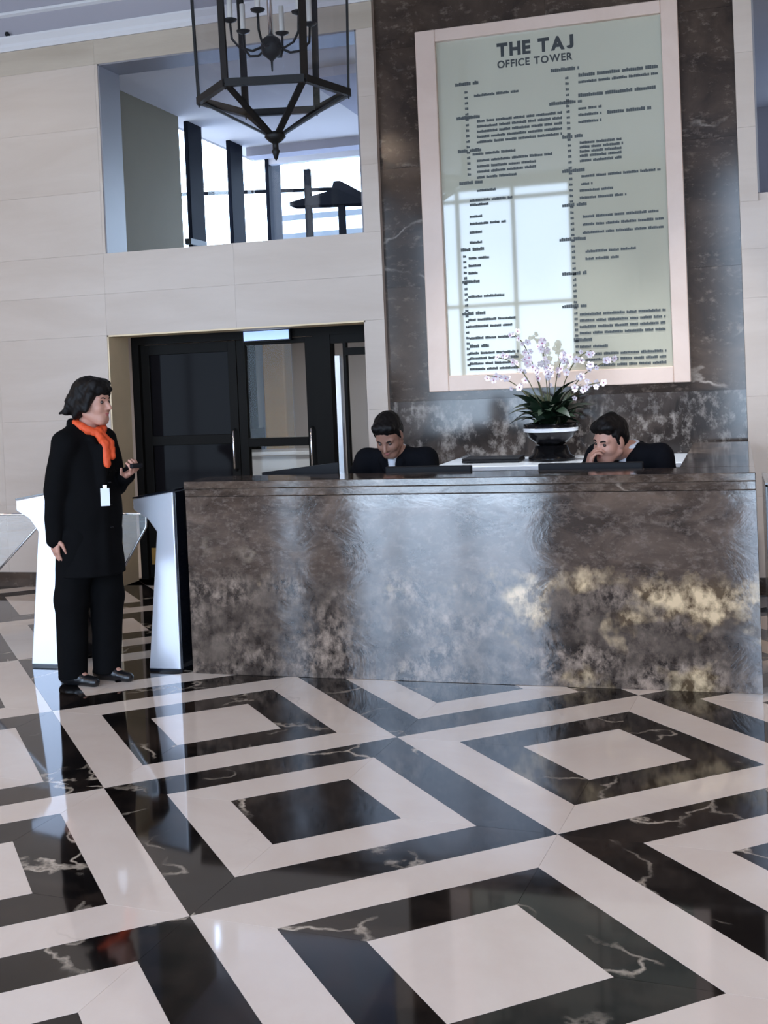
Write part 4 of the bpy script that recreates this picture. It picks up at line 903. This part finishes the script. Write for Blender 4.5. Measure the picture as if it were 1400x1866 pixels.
# ---- the two men seated behind the desk
def seated(name_label, fr, head, lean, r_arm, l_arm, skin, hairstyle):
    """fr: Frame at the floor under the hips; head: Frame; arms: (elbow, wrist, finger direction, palm normal, curl) in fr"""
    fz = fr.o[2]; O = np.array((fr.o[0], fr.o[1], 0.0)); f = Field(0.006)
    hip = fr(0, 0, 0.50); chest = fr(lean * 0.62, 0, 0.84); neck0 = fr(lean, 0, 1.00)
    add_head(f, head, 1.0)
    f.cap(neck0, head(-0.03, 0, -0.075), 0.058, 0.054, k=0.03)
    f.ell(fr(lean * 0.7, 0, 0.86), (0.10, 0.15, 0.16), 0.06, fr.R); f.ell(fr(lean * 0.3, 0, 0.66), (0.10, 0.14, 0.15), 0.06, fr.R); f.ell(fr(0.02, 0, 0.52), (0.13, 0.16, 0.09), 0.06, fr.R)
    sh = {}
    for s_ in (-1, 1):
        sh[s_] = fr(lean * 0.92, 0.185 * s_, 0.955); f.cap(fr(lean, 0.05 * s_, 0.985), sh[s_], 0.055, 0.055, k=0.04)
        f.cap(fr(0.02, 0.09 * s_, 0.50), fr(0.40, 0.11 * s_, 0.50), 0.078, 0.056, k=0.04); f.cap(fr(0.40, 0.11 * s_, 0.50), fr(0.36, 0.11 * s_, 0.09 - fz), 0.052, 0.036, k=0.03)
        f.cap(fr(0.36, 0.11 * s_, 0.07 - fz), fr(0.48, 0.11 * s_, 0.035 - fz), 0.036, 0.028)
    for s_, (el, wr, fd, pn_, cu) in ((-1, r_arm), (1, l_arm)):
        f.cap(sh[s_], fr(*el), 0.046, 0.038, k=0.02); f.cap(fr(*el), fr(*wr), 0.038, 0.026, k=0.02); add_hand(f, fr(*wr), fr.d(*fd), fr.d(*pn_), -s_, 1.02, cu)
    man = grown('person', f, skin, None, O); man.location = O; tag(man, name_label, 'person')
    # jacket
    f = Field(0.008)
    f.ell(fr(lean * 0.7, 0, 0.84), (0.135, 0.195, 0.19), 0.07, fr.R); f.ell(fr(lean * 0.3, 0, 0.62), (0.135, 0.18, 0.18), 0.07, fr.R)
    f.ell(fr(lean * 0.95, 0, 0.95), (0.09, 0.14, 0.07), 0.05, fr.R)
    for s_ in (-1, 1): f.cap(fr(lean, 0.07 * s_, 0.985), sh[s_], 0.055, 0.076, k=0.04)
    for s_, (el, wr, fd, pn_, cu) in ((-1, r_arm), (1, l_arm)):
        e, q = fr(*el), fr(*wr); f.cap(sh[s_], e, 0.074, 0.060, k=0.03); f.cap(e, q + (e - q) * 0.14, 0.060, 0.044, k=0.02)
    for s_ in (-1, 1): f.cap(fr(lean - 0.055, 0.06 * s_, 1.025), fr(lean + 0.07, 0.055 * s_, 0.96), 0.022, 0.022, k=0.015); f.cap(fr(lean + 0.07, 0.055 * s_, 0.96), fr(lean * 0.7 + 0.14, 0.012 * s_, 0.80), 0.020, 0.014, k=0.015)
    nb = fr(lean + 0.12, 0, 0.98)
    f.cap(fr(lean + 0.02, 0, 1.05), nb, 0.04, 0.045, k=0.012, sub=True); f.clip((0, 0, -1), -0.50)
    grown('jacket', f, M['suit'], man, O, (0.005, 26))
    f = Field(0.006)
    for t in np.linspace(-2.6, 2.6, 11)[:-1]:
        t2 = t + 0.52
        f.cap(fr(lean + 0.012 + 0.060 * math.cos(t), 0.060 * math.sin(t), 1.028 - 0.02 * math.cos(t)), fr(lean + 0.012 + 0.060 * math.cos(t2), 0.060 * math.sin(t2), 1.028 - 0.02 * math.cos(t2)), 0.014, k=0.01)
    f.cap(fr(lean + 0.06, 0, 1.0), fr(lean * 0.8 + 0.115, 0, 0.86), 0.030, 0.020, k=0.02)
    for s_, (el, wr, fd, pn_, cu) in ((-1, r_arm), (1, l_arm)):
        e, q = fr(*el), fr(*wr); f.cap(q + (e - q) * 0.13, q + (e - q) * 0.02, 0.036, 0.034, k=0.01)
    grown('shirt', f, M['shirt'], man, O)
    f = Field(0.008)
    for s_ in (-1, 1):
        f.cap(fr(0.0, 0.09 * s_, 0.50), fr(0.40, 0.11 * s_, 0.505), 0.098, 0.072, k=0.04); f.cap(fr(0.40, 0.11 * s_, 0.505), fr(0.36, 0.11 * s_, 0.09 - fz), 0.072, 0.058, k=0.03)
    f.clip((0, 0, -1), -0.05); grown('trousers', f, M['suit'], man, O, (0.004, 30))
    for s_ in (-1, 1):
        f = Field(0.006); f.cap(fr(0.33, 0.11 * s_, 0.04 - fz), fr(0.40, 0.11 * s_, 0.045 - fz), 0.042, k=0.02); f.cap(fr(0.38, 0.11 * s_, 0.04 - fz), fr(0.54, 0.11 * s_, 0.026 - fz), 0.044, 0.034, k=0.03); f.clip((0, 0, -1), 0.0)
        grown('shoe', f, M['leather'], man, O)
    f = Field(0.005); Hh = head
    f.ell(Hh(-0.024, 0, 0.060), (0.102, 0.084, 0.080), 0.02, Hh.R); f.ell(Hh(-0.055, 0, 0.010), (0.064, 0.080, 0.068), 0.02, Hh.R)
    f.cap(Hh(0.050, -0.045, 0.098), Hh(0.048, 0.050, 0.098), 0.026, k=0.02)
    if hairstyle: f.cap(Hh(0.065, -0.05, 0.082), Hh(0.075, 0.02, 0.095), 0.022, 0.02, k=0.02); f.cap(Hh(-0.03, 0.0, 0.13), Hh(0.04, 0.0, 0.125), 0.03, k=0.03)
    for s_ in (-1, 1): f.cap(Hh(0.018, 0.074 * s_, 0.045), Hh(0.012, 0.077 * s_, -0.005), 0.012, 0.007, k=0.012)
    grown('hair', f, M['hair'], man, O, (0.003, 150))
    for s_ in (-1, 1):
        ball('eye', Hh(0.078, 0.031 * s_, 0.002), 0.011, M['eye'], man, O)
        MB().tube([Hh(0.091, 0.014 * s_, 0.020) - O, Hh(0.088, 0.032 * s_, 0.026) - O, Hh(0.074, 0.049 * s_, 0.021) - O], [0.004, 0.0045, 0.003], 6).build('eyebrow', M['hair'], man)
    grown('lips', Field(0.0025).ell(Hh(0.0865, 0, -0.061), (0.0160, 0.020, 0.006), 0.004, Hh.R).ell(Hh(0.0845, 0, -0.071), (0.0155, 0.016, 0.006), 0.004, Hh.R), M['lip'], man, O)
    return man
# first man: faces the hall, head bent over his work
h1 = Frame((0.49, 2.66, 1.255), rot3(rz=R(-95)) @ rot3(ry=R(38)))
seated('man in a dark suit behind the desk, looking down with head bent', Frame((0.50, 2.98, 0.14), rot3(rz=R(-92))), h1, 0.20,
       ((0.30, -0.29, 0.74), (0.48, -0.10, 0.73), (0.8, 0.5, -0.1), (0, 0.2, -1), 0.4), ((0.30, 0.29, 0.74), (0.48, 0.10, 0.73), (0.8, -0.5, -0.1), (0, -0.2, -1), 0.4), M['skin2'], 0)
# second man: leans towards his hand, cheek on his fist
h2 = Frame((1.80, 2.60, 1.195), rot3(rz=R(-128)) @ rot3(ry=R(14)) @ rot3(rx=R(-8)))
seated('man in a dark suit at the desk leaning his cheek on his hand', Frame((1.95, 2.96, 0.13), rot3(rz=R(-108))), h2, 0.22,
       ((0.42, -0.24, 0.74), (0.525, -0.115, 0.90), (-0.12, 0.25, 0.95), (-0.6, 0.8, 0), 0.9), ((0.26, 0.27, 0.72), (0.40, 0.14, 0.68), (0.35, -0.9, -0.1), (0, -0.2, -1), 0.4), M['skin'], 1)
def chair(x, y, rz, label):
    c = empty('swivel_chair', (x, y, 0.0), label, 'chair', None, rz)
    MB().box(-0.23, 0.23, -0.23, 0.20, 0.47, 0.53).build('seat', M['black'], c, 0.02)
    MB().box(-0.19, 0.19, 0.25, 0.29, 0.60, 0.92).build('backrest', M['black'], c, 0.015)
    MB().bar((0, 0.22, 0.49), (0, 0.30, 0.72), 0.05, 0.015, (0, 1, 0)).build('back_bar', M['black'], c)
    MB().tube([(0, 0, 0.06), (0, 0, 0.47)], 0.025, 10).build('gas_column', M['bright_metal'], c)
    for k in range(5):
        a = k * 2 * math.pi / 5
        MB().bar((0, 0, 0.085), (0.26 * math.cos(a), 0.26 * math.sin(a), 0.07), 0.04, 0.025).build('leg', M['black'], c)
        MB().lathe([(0.0, 0.0), (0.022, 0.005), (0.026, 0.03), (0.02, 0.055), (0.0, 0.058)], (0.26 * math.cos(a), 0.26 * math.sin(a), 0.0), 10).build('caster', M['black'], c)
chair(0.50, 3.0, R(0), 'black swivel chair under the man with his head bent')
chair(1.95, 2.97, R(-16), 'black swivel chair under the man with hand at cheek')
